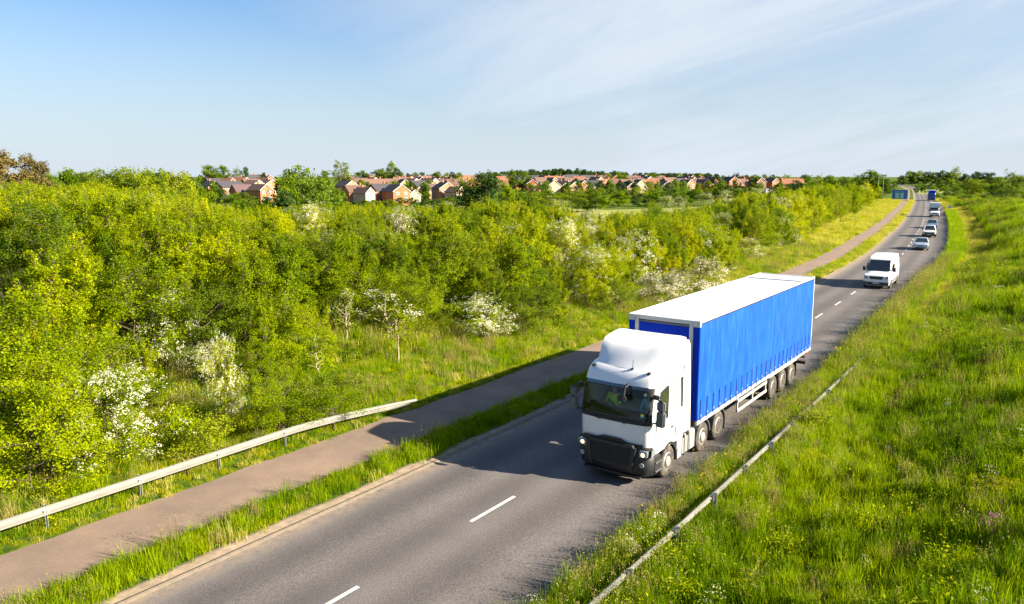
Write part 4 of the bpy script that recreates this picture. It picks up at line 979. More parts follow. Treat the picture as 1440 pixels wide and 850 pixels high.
# lower front: dark grille and bumper
BR = lambda z, f, w, rc=.30: plan_ring(z, f, w, rc, -2.72, .06)
bm_ = MB(); bm_.rings([BR(.33, -3.24, 1.17), BR(.40, -3.34, 1.22), BR(.62, -3.40, 1.235), BR(.93, -3.385, 1.238), BR(.97, -3.38, 1.208), BR(1.16, -3.37, 1.206), BR(1.25, -3.355, 1.205)]); bm_.build('bumper', M['plastic_dark'], T, smooth=True)
lip = [[(x, -3.355 + .0 * x, z) for x in np.linspace(-.98, .98, 13)] for z in (1.28, 1.42)]
wv_ = MB(); a_, b_ = [], []
for x in np.linspace(-1.0, 1.0, 21):
    yy = -3.33 - .07 * (1 - (x / 1.0) ** 2) - .02; a_.append((x, yy - .012, 1.22)); b_.append((x, yy - .012, 1.35 - .10 * (1 - abs(x)) ** .5 * 0 - .09 * ss(.55, .25, abs(x)) * -1 - .0))
wv_.rings([a_, b_], closed=False); wv_.build('grille_top_trim', M['plastic_dark'], T)
# grille: recessed black field, bright surround and seven bars
MB().prism([(-.62, .60), (.62, .60), (.72, 1.20), (-.72, 1.20)], 'y', -3.475, -3.44).build('grille', M['black'], T)
gs = MB()
for x in (-1, 1): gs.prism([(x * .60, .52), (x * .70, .52), (x * .84, 1.24), (x * .71, 1.24)], 'y', -3.515, -3.42)
gs.prism([(-.80, 1.21), (.80, 1.21), (.72, 1.31), (-.72, 1.31)], 'y', -3.51, -3.40); gs.build('grille_surround', M['plastic_dark'], T, bevel=.01)
for i in range(7):
    z = .66 + i * .077; hw = .60 + .10 * (z - .6) / .6; MB().box(-hw, hw, -3.505, -3.472, z, z + .026).build('grille_bar', M['plastic_dark'], T)
MB().box(-.95, .95, -3.42, -3.25, .30, .36).build('bumper_lip', M['black'], T)
for sd in (-1, 1):
    hl = MB().prism([(sd * .88, .96), (sd * 1.14, .98), (sd * 1.16, 1.16), (sd * .90, 1.18)], 'y', -3.40, -3.22); h = hl.build('headlight', M['lamp_glass'], T, bevel=.02)
    h.rotation_euler.z = 0
    MB().lathe([(0, .055), (-.012, .04), (-.016, .001)], sd * 1.02, -3.402, 1.06, 'y', 14).build('bulb', M['lamp_lit'], h)
    MB().prism([(-3.30, .96), (-3.02, 1.02), (-3.02, 1.20), (-3.26, 1.20)], 'x', sd * 1.225, sd * 1.248).build('side_lamp', M['lamp_glass'], T, bevel=.01)
    MB().lathe([(0, .075), (-.03, .07), (-.035, .001)], sd * 1.0, -3.405, .74, 'y', 16).build('fog_light', M['lamp_glass'], T)
    MB().box(*sorted((sd * 1.20, sd * 1.243)), -3.02, -2.60, .40, .92).build('step_panel', M['black'], T, bevel=.01)
    for z in (.45, .72): MB().box(*sorted((sd * 1.20, sd * 1.27)), -3.0, -2.62, z, z + .035).build('cab_step', M['plastic_grey'], T)
# wheels and arches of the tractor
YF, YM, YD = -2.05, .70, 2.14
for sd in (-1, 1):
    wheel(T, sd * 1.20, YF, .5, .32, sd, 'flat'); wheel(T, sd * 1.20, YM, .5, .32, sd, 'flat'); wheel(T, sd * 1.20, YD, .51, .58, sd, 'dish')
    fender(T, YF, sd, .80, 1.245, .63, .5, -12, 168, 'wheel_arch', 'plastic_dark', .09)
    fender(T, YM, sd, .80, 1.235, .60, .52, 5, 178); fender(T, YD, sd, .62, 1.235, .61, .53, -25, 175)
    MB().box(*sorted((sd * .7, sd * 1.22)), YD + .62, YD + .635, .22, .75).build('mud_flap', M['black'], T)
    # steps, tank and battery covers between the axles
    p1 = MB().box(*sorted((sd * .80, sd * 1.225)), -1.36, -1.08, .36, 1.02); p1.build('side_panel', M['white_paint'], T, bevel=.03)
    p1 = MB().box(*sorted((sd * .78, sd * 1.215)), -1.02, -.42, .34, .98); p1.build('fuel_tank', M['alu'], T, bevel=.06, smooth=True)
    p1 = MB().box(*sorted((sd * .80, sd * 1.21)), -.36, .02, .36, 1.0); p1.build('battery_cover', M['guard_grey'], T, bevel=.03)
    for y in (-.86, -.56): MB().box(*sorted((sd * .9, sd * 1.222)), y, y + .05, .33, .992).build('tank_strap', M['plastic_dark'], T)
    MB().box(*sorted((sd * 1.21, sd * 1.236)), -1.25, -1.17, .55, .60).build('marker_lamp', M['orange_lens'], T)
ch = MB()
for x in (-.42, .42): ch.box(x - .04, x + .04, -3.0, 3.1, .72, .98)
for y in (-2.0, -.6, .7, 2.1, 3.0): ch.box(-.40, .40, y - .05, y + .05, .76, .94)
ch.tube((-1.0, YF, .5), (1.0, YF, .5), .07); ch.tube((-1.0, YM, .5), (1.0, YM, .5), .07); ch.tube((-1.0, YD, .51), (1.0, YD, .51), .09); ch.box(-.25, .25, YD - .25, YD + .25, .3, .72)
ch.build('tractor_chassis', M['chassis'], T)
MB().box(-.45, .45, 1.3, 2.1, .99, 1.14).build('fifth_wheel', M['chassis'], T, bevel=.02)
MB().box(-.4, .4, -.92, -.2, 1.0, 1.06).build('catwalk', M['alu'], T)
# --- trailer
L_, HW, ZF, ZR = 13.6, 1.275, 1.22, 4.54
roof = MB(); n_ = 28; rr = []
for i in range(n_ + 1):
    y = L_ * i / n_; row = []
    for j in range(9):
        x = -1.24 + 2.48 * j / 8; row.append((x, y, ZR - .012 * (1 + math.sin(i * 2.1) * .5) - .03 * math.sin(PI * j / 8) * (.5 + .5 * math.sin(i * PI / 2)) * .4))
    rr.append(row)
roof.rings(rr, closed=False); roof.build('roof_skin', M['white_roof'], T, smooth=True)
MB().box(-1.20, 1.20, 11.55, 11.59, ZR - .012, ZR + .012).build('roof_strap', M['plastic_grey'], T)
for sd in (-1, 1):
    MB().box(*sorted((sd * 1.225, sd * HW)), 0, L_, ZR - .075, ZR + .01).build('cant_rail', M['white_roof'], T, bevel=.01)
    MB().box(*sorted((sd * 1.222, sd * (HW - .012))), .02, L_ - .02, ZR - .125, ZR - .075).build('curtain_track', M['plastic_dark'], T)
    # curtain with vertical folds, drawn in by the straps near its hem
    rngc = np.random.default_rng(8 + sd); ny = 240; ph = rngc.random(6) * 6.28; grid = []
    zl = [ZF + .02, ZF + .10, ZF + .22, ZF + .36, ZF + .55, ZF + .9, 2.6, 3.2, 3.8, 4.2, ZR - .12]
    for z in zl:
        row = []
        for i in range(ny + 1):
            y = .04 + (L_ - .08) * i / ny; fold = sum(math.sin(y * k_ + ph[q] + .25 * math.sin(z * 1.3 + q)) * a_ for q, (k_, a_) in enumerate(((2.1, .006), (5.3, .004), (9.7, .002), (17., .001), (1.1, .008))))
            t = max(0, 1 - (z - ZF) / .7); hem = (abs(math.sin(PI * (y - .28) / .56)) - .5) * .05 * t
            row.append((sd * (HW - .010 + fold * (.6 if z < 4.3 else .2) + hem), y, z))
        grid.append(row)
    MB().rings(grid, closed=False).build('curtain', M['curtain'], T, smooth=True)
    for i in range(24):
        y = .28 + .56 * i
        sp = MB().box(*sorted((sd * (HW + .002), sd * (HW + .012))), y - .024, y + .024, ZF - .10, ZF + .66)
        so = sp.build('curtain_strap', M['strap'], T)
        MB().box(*sorted((sd * (HW + .012), sd * (HW + .028))), y - .03, y + .03, ZF + .10, ZF + .18).build('buckle', M['alu'], so)
    MB().box(*sorted((sd * 1.20, sd * (HW + .004))), 0, L_, ZF - .14, ZF + .0).build('side_rave', M['rail_grey'], T, bevel=.008)
    # side under-run guard: two rails on three posts
    g0, g1 = 4.0, 7.35
    for z in (.50, .86): MB().box(*sorted((sd * 1.20, sd * 1.235)), g0, g1, z, z + .11).build('side_guard_rail', M['guard_grey'], T, bevel=.008)
    for y in (g0, (g0 + g1) / 2, g1 - .1): MB().box(*sorted((sd * 1.16, sd * 1.215)), y, y + .07, .48, ZF - .13).build('side_guard_post', M['guard_grey'], T)
    # landing legs
    lg = MB().box(*sorted((sd * .82, sd * .96)), 2.62, 2.76, .35, 1.1); lg.box(*sorted((sd * .78, sd * 1.0)), 2.58, 2.80, .30, .36); lg.build('landing_leg', M['chassis'], T)
    for y in (8.17, 9.48, 10.79): wheel(T, sd * 1.235, y, .5, .36, sd, 'dish')
    MB().box(*sorted((sd * 1.17, sd * 1.225)), 7.6, 11.5, ZF - .22, ZF - .14).build('wheel_cover_rail', M['guard_grey'], T)
    for y in (5.7, 3.3, 9.0, 12.2): MB().box(*sorted((sd * (HW + .004), sd * (HW + .022))), y, y + .09, ZF - .12, ZF - .07).build('marker_lamp', M['orange_lens'], T)
    MB().box(*sorted((sd * .80, sd * 1.22)), 11.52, 11.54, .25, 1.0).build('mud_flap', M['black'], T)
    MB().box(*sorted((sd * .75, sd * 1.15)), 13.42, 13.60, .88, 1.02).build('tail_lamp', M['red_lens'], T)
tc_ = MB()
for x in (-.5, .5): tc_.box(x - .07, x + .07, .8, 13.3, .92, ZF - .14)
for y in np.arange(.6, 13.4, .9): tc_.box(-1.19, 1.19, y, y + .08, 1.0, ZF - .12)
for y in (8.17, 9.48, 10.79): tc_.tube((-1.1, y, .5), (1.1, y, .5), .075); tc_.box(-.6, -.42, y - .3, y + .3, .45, .95); tc_.box(.42, .6, y - .3, y + .3, .45, .95)
tc_.box(-1.15, 1.15, 13.30, 13.42, .42, .56); tc_.box(-.5, -.4, 13.1, 13.3, .45, 1.0); tc_.box(.4, .5, 13.1, 13.3, .45, 1.0)
tc_.box(-1.2, 1.2, 12.95, 13.05, .80, .88)
tc_.build('trailer_chassis', M['chassis'], T)
MB().box(-1.26, 1.26, .03, L_ - .03, ZF - .13, ZF).build('load_floor', M['chassis'], T)
# rear frame and doors
rf = MB(); rf.box(-1.272, 1.272, L_ - .06, L_, ZF - .13, ZF + .02); rf.box(-1.272, 1.272, L_ - .06, L_, ZR - .12, ZR + .002); rf.box(-1.272, -1.17, L_ - .06, L_, ZF + .02, ZR - .12); rf.box(1.17, 1.272, L_ - .06, L_, ZF + .02, ZR - .12)
rf.build('rear_frame', M['white_roof'], T)
for sd in (-1, 1): MB().box(*sorted((sd * .01, sd * 1.168)), L_ - .05, L_ - .012, ZF + .03, ZR - .13).build('rear_door', M['white_roof'], T, bevel=.01)
# front bulkhead: panel, grey posts, header rails, blue curtain wraps at the corners
MB().box(-1.0, 1.0, .05, .09, ZF, ZR - .14).build('front_bulkhead', M['blue_panel'], T)
for sd in (-1, 1):
    MB().box(*sorted((sd * .90, sd * 1.04)), -.01, .06, ZF, ZR - .13).build('corner_post', M['rail_grey'], T, bevel=.012)
    MB().box(*sorted((sd * 1.045, sd * 1.268)), .0, .05, ZF, ZR - .20).build('curtain_end', M['blue_panel'], T, bevel=.02)
    MB().box(*sorted((sd * 1.04, sd * 1.278)), -.025, .10, ZR - .20, ZR + .002).build('corner_casting', M['rail_grey'], T, bevel=.01)
MB().box(-1.04, 1.04, -.02, .08, ZR - .13, ZR - .002).build('header_rail', M['rail_grey'], T, bevel=.01)
MB().box(-.895, .895, -.005, .06, ZR - .22, ZR - .15).build('header_rail', M['plastic_grey'], T, bevel=.01)

# ---------------------------------------------------------------- the two people in the cab (one skinned surface each)
def person(x, y, z, shirt, label, arm_fwd, vest=None):
    e = empty('person', (0, 0, 0), 0, label, 'person')
    mw = Matrix.Translation((TX, TY, 0)) @ Matrix.Rotation(-YAW, 4, 'Z'); e.matrix_world = mw @ Matrix.Translation((x, y, z))
    def skin(name, P, E, R, m, parent, sub=2):
        me = bpy.data.meshes.new(name); me.from_pydata(P, E, []); me.materials.append(m); o = link(bpy.data.objects.new(name, me), parent)
        md = o.modifiers.new('skin', 'SKIN'); md.use_smooth_shade = True
        for i, r in enumerate(R): me.skin_vertices[0].data[i].radius = (r, r) if not isinstance(r, tuple) else r
        me.skin_vertices[0].data[0].use_root = True
        s2 = o.modifiers.new('sub', 'SUBSURF'); s2.levels = s2.render_levels = sub; return o
    # hip origin; -y is forward
    P = [(0, 0, .10), (0, .03, .28), (0, .04, .46), (0, .02, .56), (0, 0, .66), (0, -.015, .76), (0, -.01, .83),
         (-.11, -.05, .08), (-.13, -.45, .10), (-.13, -.50, -.30), (.11, -.05, .08), (.13, -.45, .10), (.13, -.50, -.30),
         (-.19, .02, .50), (-.24, -.10, .27), (-.17, -.36, .30), (-.15, -.46, .33), (.19, .02, .50), (.24, -.10, .27), (.17, -.36, .30), (.15, -.46, .33)]
    if not arm_fwd:
        P[15] = (-.14, -.28, .16); P[16] = (-.10, -.36, .17); P[19] = (.14, -.28, .16); P[20] = (.10, -.36, .17)
    E = [(0, 1), (1, 2), (2, 3), (3, 4), (4, 5), (5, 6), (0, 7), (7, 8), (8, 9), (0, 10), (10, 11), (11, 12), (2, 13), (13, 14), (14, 15), (15, 16), (2, 17), (17, 18), (18, 19), (19, 20)]
    Rr = [(.15, .11), (.15, .11), (.17, .11), .055, .085, .095, .06, .085, .065, .05, .085, .065, .05, .06, .045, .035, .04, .06, .045, .035, .04]
    bdy = skin('body', P, E, Rr, M['skin'], e)
    # shirt + trousers as clothing over the same frame
    ip = [0, 1, 2, 13, 14, 15, 17, 18, 19]; mp_ = {a: i for i, a in enumerate(ip)}
    skin('shirt', [P[i] for i in ip], [(mp_[a], mp_[b]) for a, b in E if a in mp_ and b in mp_], [(.16, .125), (.16, .125), (.18, .12), .07, .057, .045, .07, .057, .045], shirt, e)
    if vest: skin('hi_vis_vest', [P[0], P[1], P[2]], [(0, 1), (1, 2)], [(.175, .14), (.175, .14), (.17, .125)], vest, e)
    ip = [0, 7, 8, 9, 10, 11, 12]; mp_ = {a: i for i, a in enumerate(ip)}
    skin('trousers', [P[i] for i in ip], [(mp_[a], mp_[b]) for a, b in E if a in mp_ and b in mp_], [(.16, .12), .095, .075, .06, .095, .075, .06], M['trousers'], e)
    hb = MB(); hb.lathe([(-.0, .100), (.05, .102), (.09, .08), (.115, .03), (.118, .001)], 0, .012, .745, 'z', 16); hb.build('hair', M['hair'], e, smooth=True)
    fc = MB(); fc.tube((0, -.085, .715), (0, -.118, .70), .014, .018, 6); fc.build('nose', M['skin'], e, smooth=True)
    for sx in (-1, 1):
        MB().lathe([(0, .012), (-.006, .008), (-.008, .001)], sx * .035, -.098, .735, 'y', 8).build('eye', M['hair'], e)
        MB().tube((sx * .092, 0, .70), (sx * .105, .01, .74), .018, n=6).build('ear', M['skin'], e)
        hx, hy, hz = (sx * .15, -.47, .33) if arm_fwd else (sx * .10, -.37, .17)
        for f in range(4): MB().tube((hx + (f - 1.5) * .018, hy, hz + .01), (hx + (f - 1.5) * .018, hy - .05, hz - .02 - .004 * f), .009, .007, 6).build('finger', M['skin'], e)
        MB().tube((hx - sx * .03, hy + .02, hz), (hx - sx * .05, hy - .015, hz + .01), .011, .009, 6).build('thumb', M['skin'], e)
    return e
person(-.62, -2.12, 1.82, M['hivis'], 'driver in yellow-green hi-vis vest holding the lorry steering wheel', True, M['hivis'])
person(.60, -2.10, 1.82, M['shirt_blue'], 'passenger in pale blue shirt beside the lorry driver', False)

# ---------------------------------------------------------------- cars and vans in the queue
def body_loft(sec):
    """sec: (y, w_low, w_mid, w_top, z0, z_mid, z_top)"""
    rings = []
    for y, wl_, wm, wt_, z0, zm, zt in sec:
        h = [(0, z0), (wl_ * .9, z0), (wl_, z0 + .10), (wm, (z0 + zm) / 2 + .05), (wm, zm), (wt_ + (wm - wt_) * .35, zm + (zt - zm) * .75), (wt_, zt - .015), (wt_ * .5, zt), (0, zt + .008)]
        rings.append([(x, y, z) for x, z in h] + [(-x, y, z) for x, z in reversed(h[1:-1])])
    return MB().rings(rings)
def place_vehicle(e, s, r, dirn=1):
    x, y = WR(s, r); e.location = (float(x), float(y), .04 if abs(r) < 1 else .02); e.rotation_euler.z = -(YAW + heading(s)) + (PI if dirn < 0 else 0)
def van(label, name='panel_van', box=False, paint='white_paint'):
    e = empty(name, (0, 0, 0), 0, label, 'van'); wp = M[paint]; e_ = e
    rearL = 2.6 if box else 5.7; ht = 1.95 if box else 2.50
    sec = [(0, .80, .84, .78, .32, .75, .92), (.06, .92, .95, .88, .28, .85, 1.05), (.30, .97, 1.0, .90, .26, .98, 1.18), (.62, .98, 1.0, .86, .26, 1.05, 1.28), (1.05, .99, 1.01, .84, .26, 1.15, 1.40),
           (1.45, .99, 1.01, .80, .26, 1.3, 1.74), (1.86, .99, 1.01, .80, .26, 1.45, ht - .32 if not box else 2.02), (2.15, .99, 1.01, .82, .26, 1.5, ht - .12 if not box else 2.05), (2.5, .99, 1.01, .84, .26, 1.5, ht if not box else 2.05), (rearL - .2, .99, 1.01, .86, .26, 1.5, ht + (.05 if not box else 0)), (rearL, .97, .98, .82, .30, 1.5, ht)]
    body_loft(sec).build('body', wp, e, smooth=True)
    zt = 2.24 if not box else 2.0
    MB().add([(-.86, .97, 1.42), (.86, .97, 1.42), (.80, .99, 1.38), (-.80, .99, 1.38), (-.76, 1.78, zt), (.76, 1.78, zt)], [(0, 1, 5, 4), (0, 3, 2, 1)]).build('windscreen', M['dark_glass'], e)
    MB().box(-.93, .93, -.03, .10, .30, .62).build('bumper', M['plastic_dark'], e, bevel=.04)
    gr = MB().prism([(-.44, .80), (.44, .80), (.54, .97), (.50, 1.05), (-.50, 1.05), (-.54, .97)], 'y', -.015, .10).build('grille', M['black'], e, bevel=.01)
    for z in (.86, .94): MB().box(-.48, .48, -.03, -.01, z, z + .025).build('grille_bar', M['plastic_grey'], gr)
    MB().box(-.25, .25, -.045, -.03, .44, .55).build('number_plate', M['white_roof'], e)
    for sd in (-1, 1):
        MB().prism([(sd * .58, .82), (sd * .88, .84), (sd * .92, 1.10), (sd * .62, 1.02)], 'y', .0, .26).build('headlight', M['lamp_glass'], e, bevel=.02)
        MB().lathe([(0, .05), (-.02, .045), (-.022, .001)], sd * .74, -.035, .46, 'y', 12).build('fog_light', M['lamp_glass'], e)
        MB().prism([(1.32, 1.42), (2.30, 1.42), (2.30, 1.92), (1.86, 1.94)], 'x', sd * .935, sd * 1.004).build('side_window', M['dark_glass'], e)
        mb = MB().box(*sorted((sd * 1.04, sd * 1.24)), 1.24, 1.36, 1.35, 1.68); mb.tube((sd * .98, 1.3, 1.42), (sd * 1.1, 1.3, 1.45), .03); mb.build('mirror', M['black'], e, bevel=.03)
        if not box:
            MB().box(*sorted((sd * 1.0, sd * 1.025)), 1.45, rearL - .5, .52, .64).build('rubbing_strip', M['plastic_grey'], e)
            for y in (2.42, 3.75): MB().box(*sorted((sd * .99, sd * 1.013)), y, y + .014, .35, 2.2).build('door_seam', M['plastic_grey'], e)
        for y in ((.95, 4.65) if not box else (.95, 4.6)):
            fender(e, y, sd, .80, 1.018, .41, .36, 0, 180, 'wheel_arch', 'black', .05); wheel(e, sd * 1.0, y, .345, .22, sd, 'car')
        MB().box(*sorted((sd * .80, sd * .97)), rearL - .02, rearL + .02, 1.0, 1.5).build('tail_lamp', M['red_lens'], e)
    if box:
        MB().box(-1.08, 1.08, 2.28, 6.1, .72, 3.15).build('box_body', M['white_roof'], e, bevel=.04)
        MB().prism([(1.55, 2.12), (2.27, 2.12), (2.27, 3.13), (2.0, 3.13)], 'x', -1.05, 1.05).build('luton_nose', M['white_roof'], e, bevel=.03)
        MB().box(-.45, .45, 2.4, 6.0, .45, .70).build('chassis', M['chassis'], e)
        for sd in (-1, 1): MB().box(*sorted((sd * 1.08, sd * 1.095)), 2.3, 6.08, .75, .95).build('side_rail', M['blue_panel'], e)
    return e
def car(label, paint, L=4.5, H=1.45, suv=False):
    e = empty('suv' if suv else 'car', (0, 0, 0), 0, label, 'car'); p = M[paint]; hz = .12 if suv else 0; w = .93 if suv else .89
    sh = .95 + hz
    sec = [(0, .62, .66, .62, .30, .55, .66 + hz), (.08, .80, .83, .76, .24, .60, .74 + hz), (.35, .86, .88, .78, .22 + hz * .5, .68, .84 + hz), (1.0, w, w, .76, .22 + hz * .5, .78, .94 + hz), (1.3, w, w, .76, .22 + hz * .5, .80, sh + .02), (L - 1.0, w, w, .76, .22 + hz * .5, .82, sh + .06), (L - .25, .86, .87, .72, .26 + hz, .80, sh + .04), (L, .76, .80, .68, .34 + hz, .75, .90 + hz)]
    body_loft(sec).build('body', p, e, smooth=True)
    y0, y1, y2, y3 = 1.18, 1.95, L - (1.0 if suv else 1.5), L - (.35 if suv else .65)
    b = [(-.78, y0, sh), (.78, y0, sh), (.80, (y0 + y3) / 2, sh + .04), (.74, y3, sh + .03), (-.74, y3, sh + .03), (-.80, (y0 + y3) / 2, sh + .04)]
    t = [(-.58, y1, H - .04), (.58, y1, H - .04), (.62, (y1 + y2) / 2, H - .03), (.56, y2, H - .04), (-.56, y2, H - .04), (-.62, (y1 + y2) / 2, H - .03)]
    MB().rings([b, t]).build('cabin_glass', M['dark_glass'], e)
    t2 = [(x * 1.0, y, z) for x, y, z in t]; t3 = [(x * .94, y + (.05 if i in (0, 1) else 0), H + .005) for i, (x, y, z) in enumerate(t)]
    ro = MB().rings([t2, [(x * 1.03, y, z + .015) for x, y, z in t2], t3]).build('roof', p, e, smooth=True)
    for i in (0, 1, 2, 3, 4, 5): MB().tube(b[i], t[i], .035, .028, 6).build('pillar', p, e)
    MB().box(-(.62 if suv else .40), .62 if suv else .40, -.02, .05, .55 if suv else .55 + hz, .68 + hz).build('grille', M['black'], e, bevel=.01)
    MB().box(-.62, .62, -.014, .06, .28, .42).build('lower_grille', M['black'], e, bevel=.01)
    MB().box(-.25, .25, -.03, -.012, .43, .53).build('number_plate', M['white_roof'], e)
    for sd in (-1, 1):
        MB().prism([(sd * .48, .58 + hz), (sd * .78, .60 + hz), (sd * .80, .72 + hz), (sd * .55, .70 + hz)], 'y', .01, .25).build('headlight', M['lamp_glass'], e, bevel=.015)
        MB().box(*sorted((sd * .86, sd * 1.02)), y0 + .22, y0 + .34, sh, sh + .13).build('mirror', p if not suv else M['black'], e, bevel=.025)
        MB().box(*sorted((sd * .55, sd * .78)), L - .05, L + .005, .75 + hz, .88 + hz).build('tail_lamp', M['red_lens'], e)
        for y in (.86, L - .95):
            fender(e, y, sd, .7, w + .008, .385, .34, 0, 180, 'wheel_arch', 'black', .04); wheel(e, sd * (w - .01), y, .335, .2, sd, 'car')
        if suv: MB().box(*sorted((sd * (w - .01), sd * (w + .02))), .2, L - .2, .30, .44).build('sill_trim', M['black'], e)
    if suv: MB().box(-.86, .86, -.02, .14, .28, .55).build('front_skirt', M['black'], e, bevel=.03); 
    return e
M['silver_paint'] = mat('silver_paint', (.48, .55, .62), .25, .5, coat=.8)
M['pale_paint'] = mat('pale_silver_paint', (.66, .67, .66), .25, .2, coat=.8)
M['steel_blue_paint'] = mat('steel_blue_paint', (.12, .20, .30), .25, .4, coat=.8)
M['cab_blue'] = mat('blue_cab_paint', (.01, .06, .35), .35, coat=.5)
v = van('white high-roof panel van following the lorry'); place_vehicle(v, 44.3, 1.1)
c_ = car('silver saloon car right behind the white panel van', 'silver_paint'); place_vehicle(c_, 83.0, 1.55)
c_ = car('pale off-road car with black lower trim behind the silver saloon', 'pale_paint', 4.6, 1.72, True); place_vehicle(c_, 106.5, 1.9)
c_ = car('steel-blue hatchback half hidden behind the pale off-road car', 'steel_blue_paint', 4.2, 1.48); place_vehicle(c_, 128.5, 1.75)
v = van('white box van in the queue before the far blue lorry', 'box_van', True); place_vehicle(v, 171.5, 2.0)
v = van('tiny white van driving away on the far bend', 'panel_van'); place_vehicle(v, 512, -1.8, -1)
# distant rigid lorry
e = empty('rigid_lorry', (0, 0, 0), 0, 'distant lorry with blue cab and pale box body', 'lorry')
MB().rings([plan_ring(z, f, 1.2, .2, 1.9, .04) for z, f in ((.4, 0), (1.3, -.02), (1.6, 0), (2.6, .16), (2.95, .4))]).build('cab', M['cab_blue'], e, smooth=True)
MB().add([(-1.1, -.05, 1.65), (1.1, -.05, 1.65), (1.05, .10, 2.5), (-1.05, .10, 2.5)], [(0, 1, 2, 3)]).build('windscreen', M['dark_glass'], e)
MB().box(-1.27, 1.27, 2.1, 9.5, 1.0, 4.0).build('box_body', M['white_roof'], e, bevel=.04)
MB().box(-1.05, 1.05, 2.06, 2.11, 1.2, 3.75).build('headboard', M['blue_panel'], e)
MB().box(-1.1, 1.1, -.12, .1, .35, .9).build('bumper', M['plastic_dark'], e)
MB().box(-.5, .5, 1.5, 9.2, .6, .98).build('chassis', M['chassis'], e)
for sd in (-1, 1):
    MB().box(*sorted((sd * 1.25, sd * 1.45)), .1, .2, 1.8, 2.4).build('mirror', M['black'], e)
    MB().box(*sorted((sd * .8, sd * 1.05)), -.14, -.11, .6, .75).build('headlight', M['lamp_glass'], e)
    for y in (1.2, 6.8, 8.0): wheel(e, sd * 1.2, y, .48, .3, sd, 'flat')
place_vehicle(e, 300, 2.0)

# ================================================================ VILLAGE
WALLS = {k: mat(k, c, .9, noise=.18, nscale=1.5, dirt=((c[0] * .6, c[1] * .6, c[2] * .6), .5, 4)) for k, c in {
    'orange_brick': (.36, .135, .055), 'red_brick': (.26, .085, .045), 'buff_brick': (.38, .20, .105), 'cream_render': (.46, .34, .22), 'brown_brick': (.21, .11, .07)}.items()}
def tile_mat(name, c):
    m, nt, b = nt_new(name); tcn = N(nt, 'ShaderNodeTexCoord').outputs['Object']
    w = N(nt, 'ShaderNodeTexWave', wave_type='BANDS', bands_direction='Z'); w.inputs['Scale'].default_value = 2.2; w.inputs['Distortion'].default_value = .4; nt.links.new(tcn, w.inputs['Vector'])
    c1 = ramp(nt, noise(nt, tcn, 3, 6, .7), [(.3, tuple(v * .7 for v in c)), (.7, tuple(min(v * 1.35, 1) for v in c))])
    nt.links.new(c1, b.inputs['Base Color']); b.inputs['Roughness'].default_value = .85; bump(nt, b, w.outputs['Fac'], .4, .04); return m
ROOFS = {'brown_roof': tile_mat('brown_roof_tile', (.125, .072, .055)), 'grey_roof': tile_mat('grey_slate', (.045, .043, .052)), 'pink_roof': tile_mat('weathered_pink_tile', (.15, .085, .062)), 'terracotta_roof': tile_mat('terracotta_tile', (.25, .10, .055)), 'purple_roof': tile_mat('mauve_tile', (.10, .062, .068))}
M['upvc'] = mat('white_window_frame', (.75, .76, .75), .5)
M['far_glass'] = mat('house_window_glass', (.05, .09, .14), .08, spec=.8)
M['door_paint'] = mat('door_paint', (.10, .14, .25), .5)
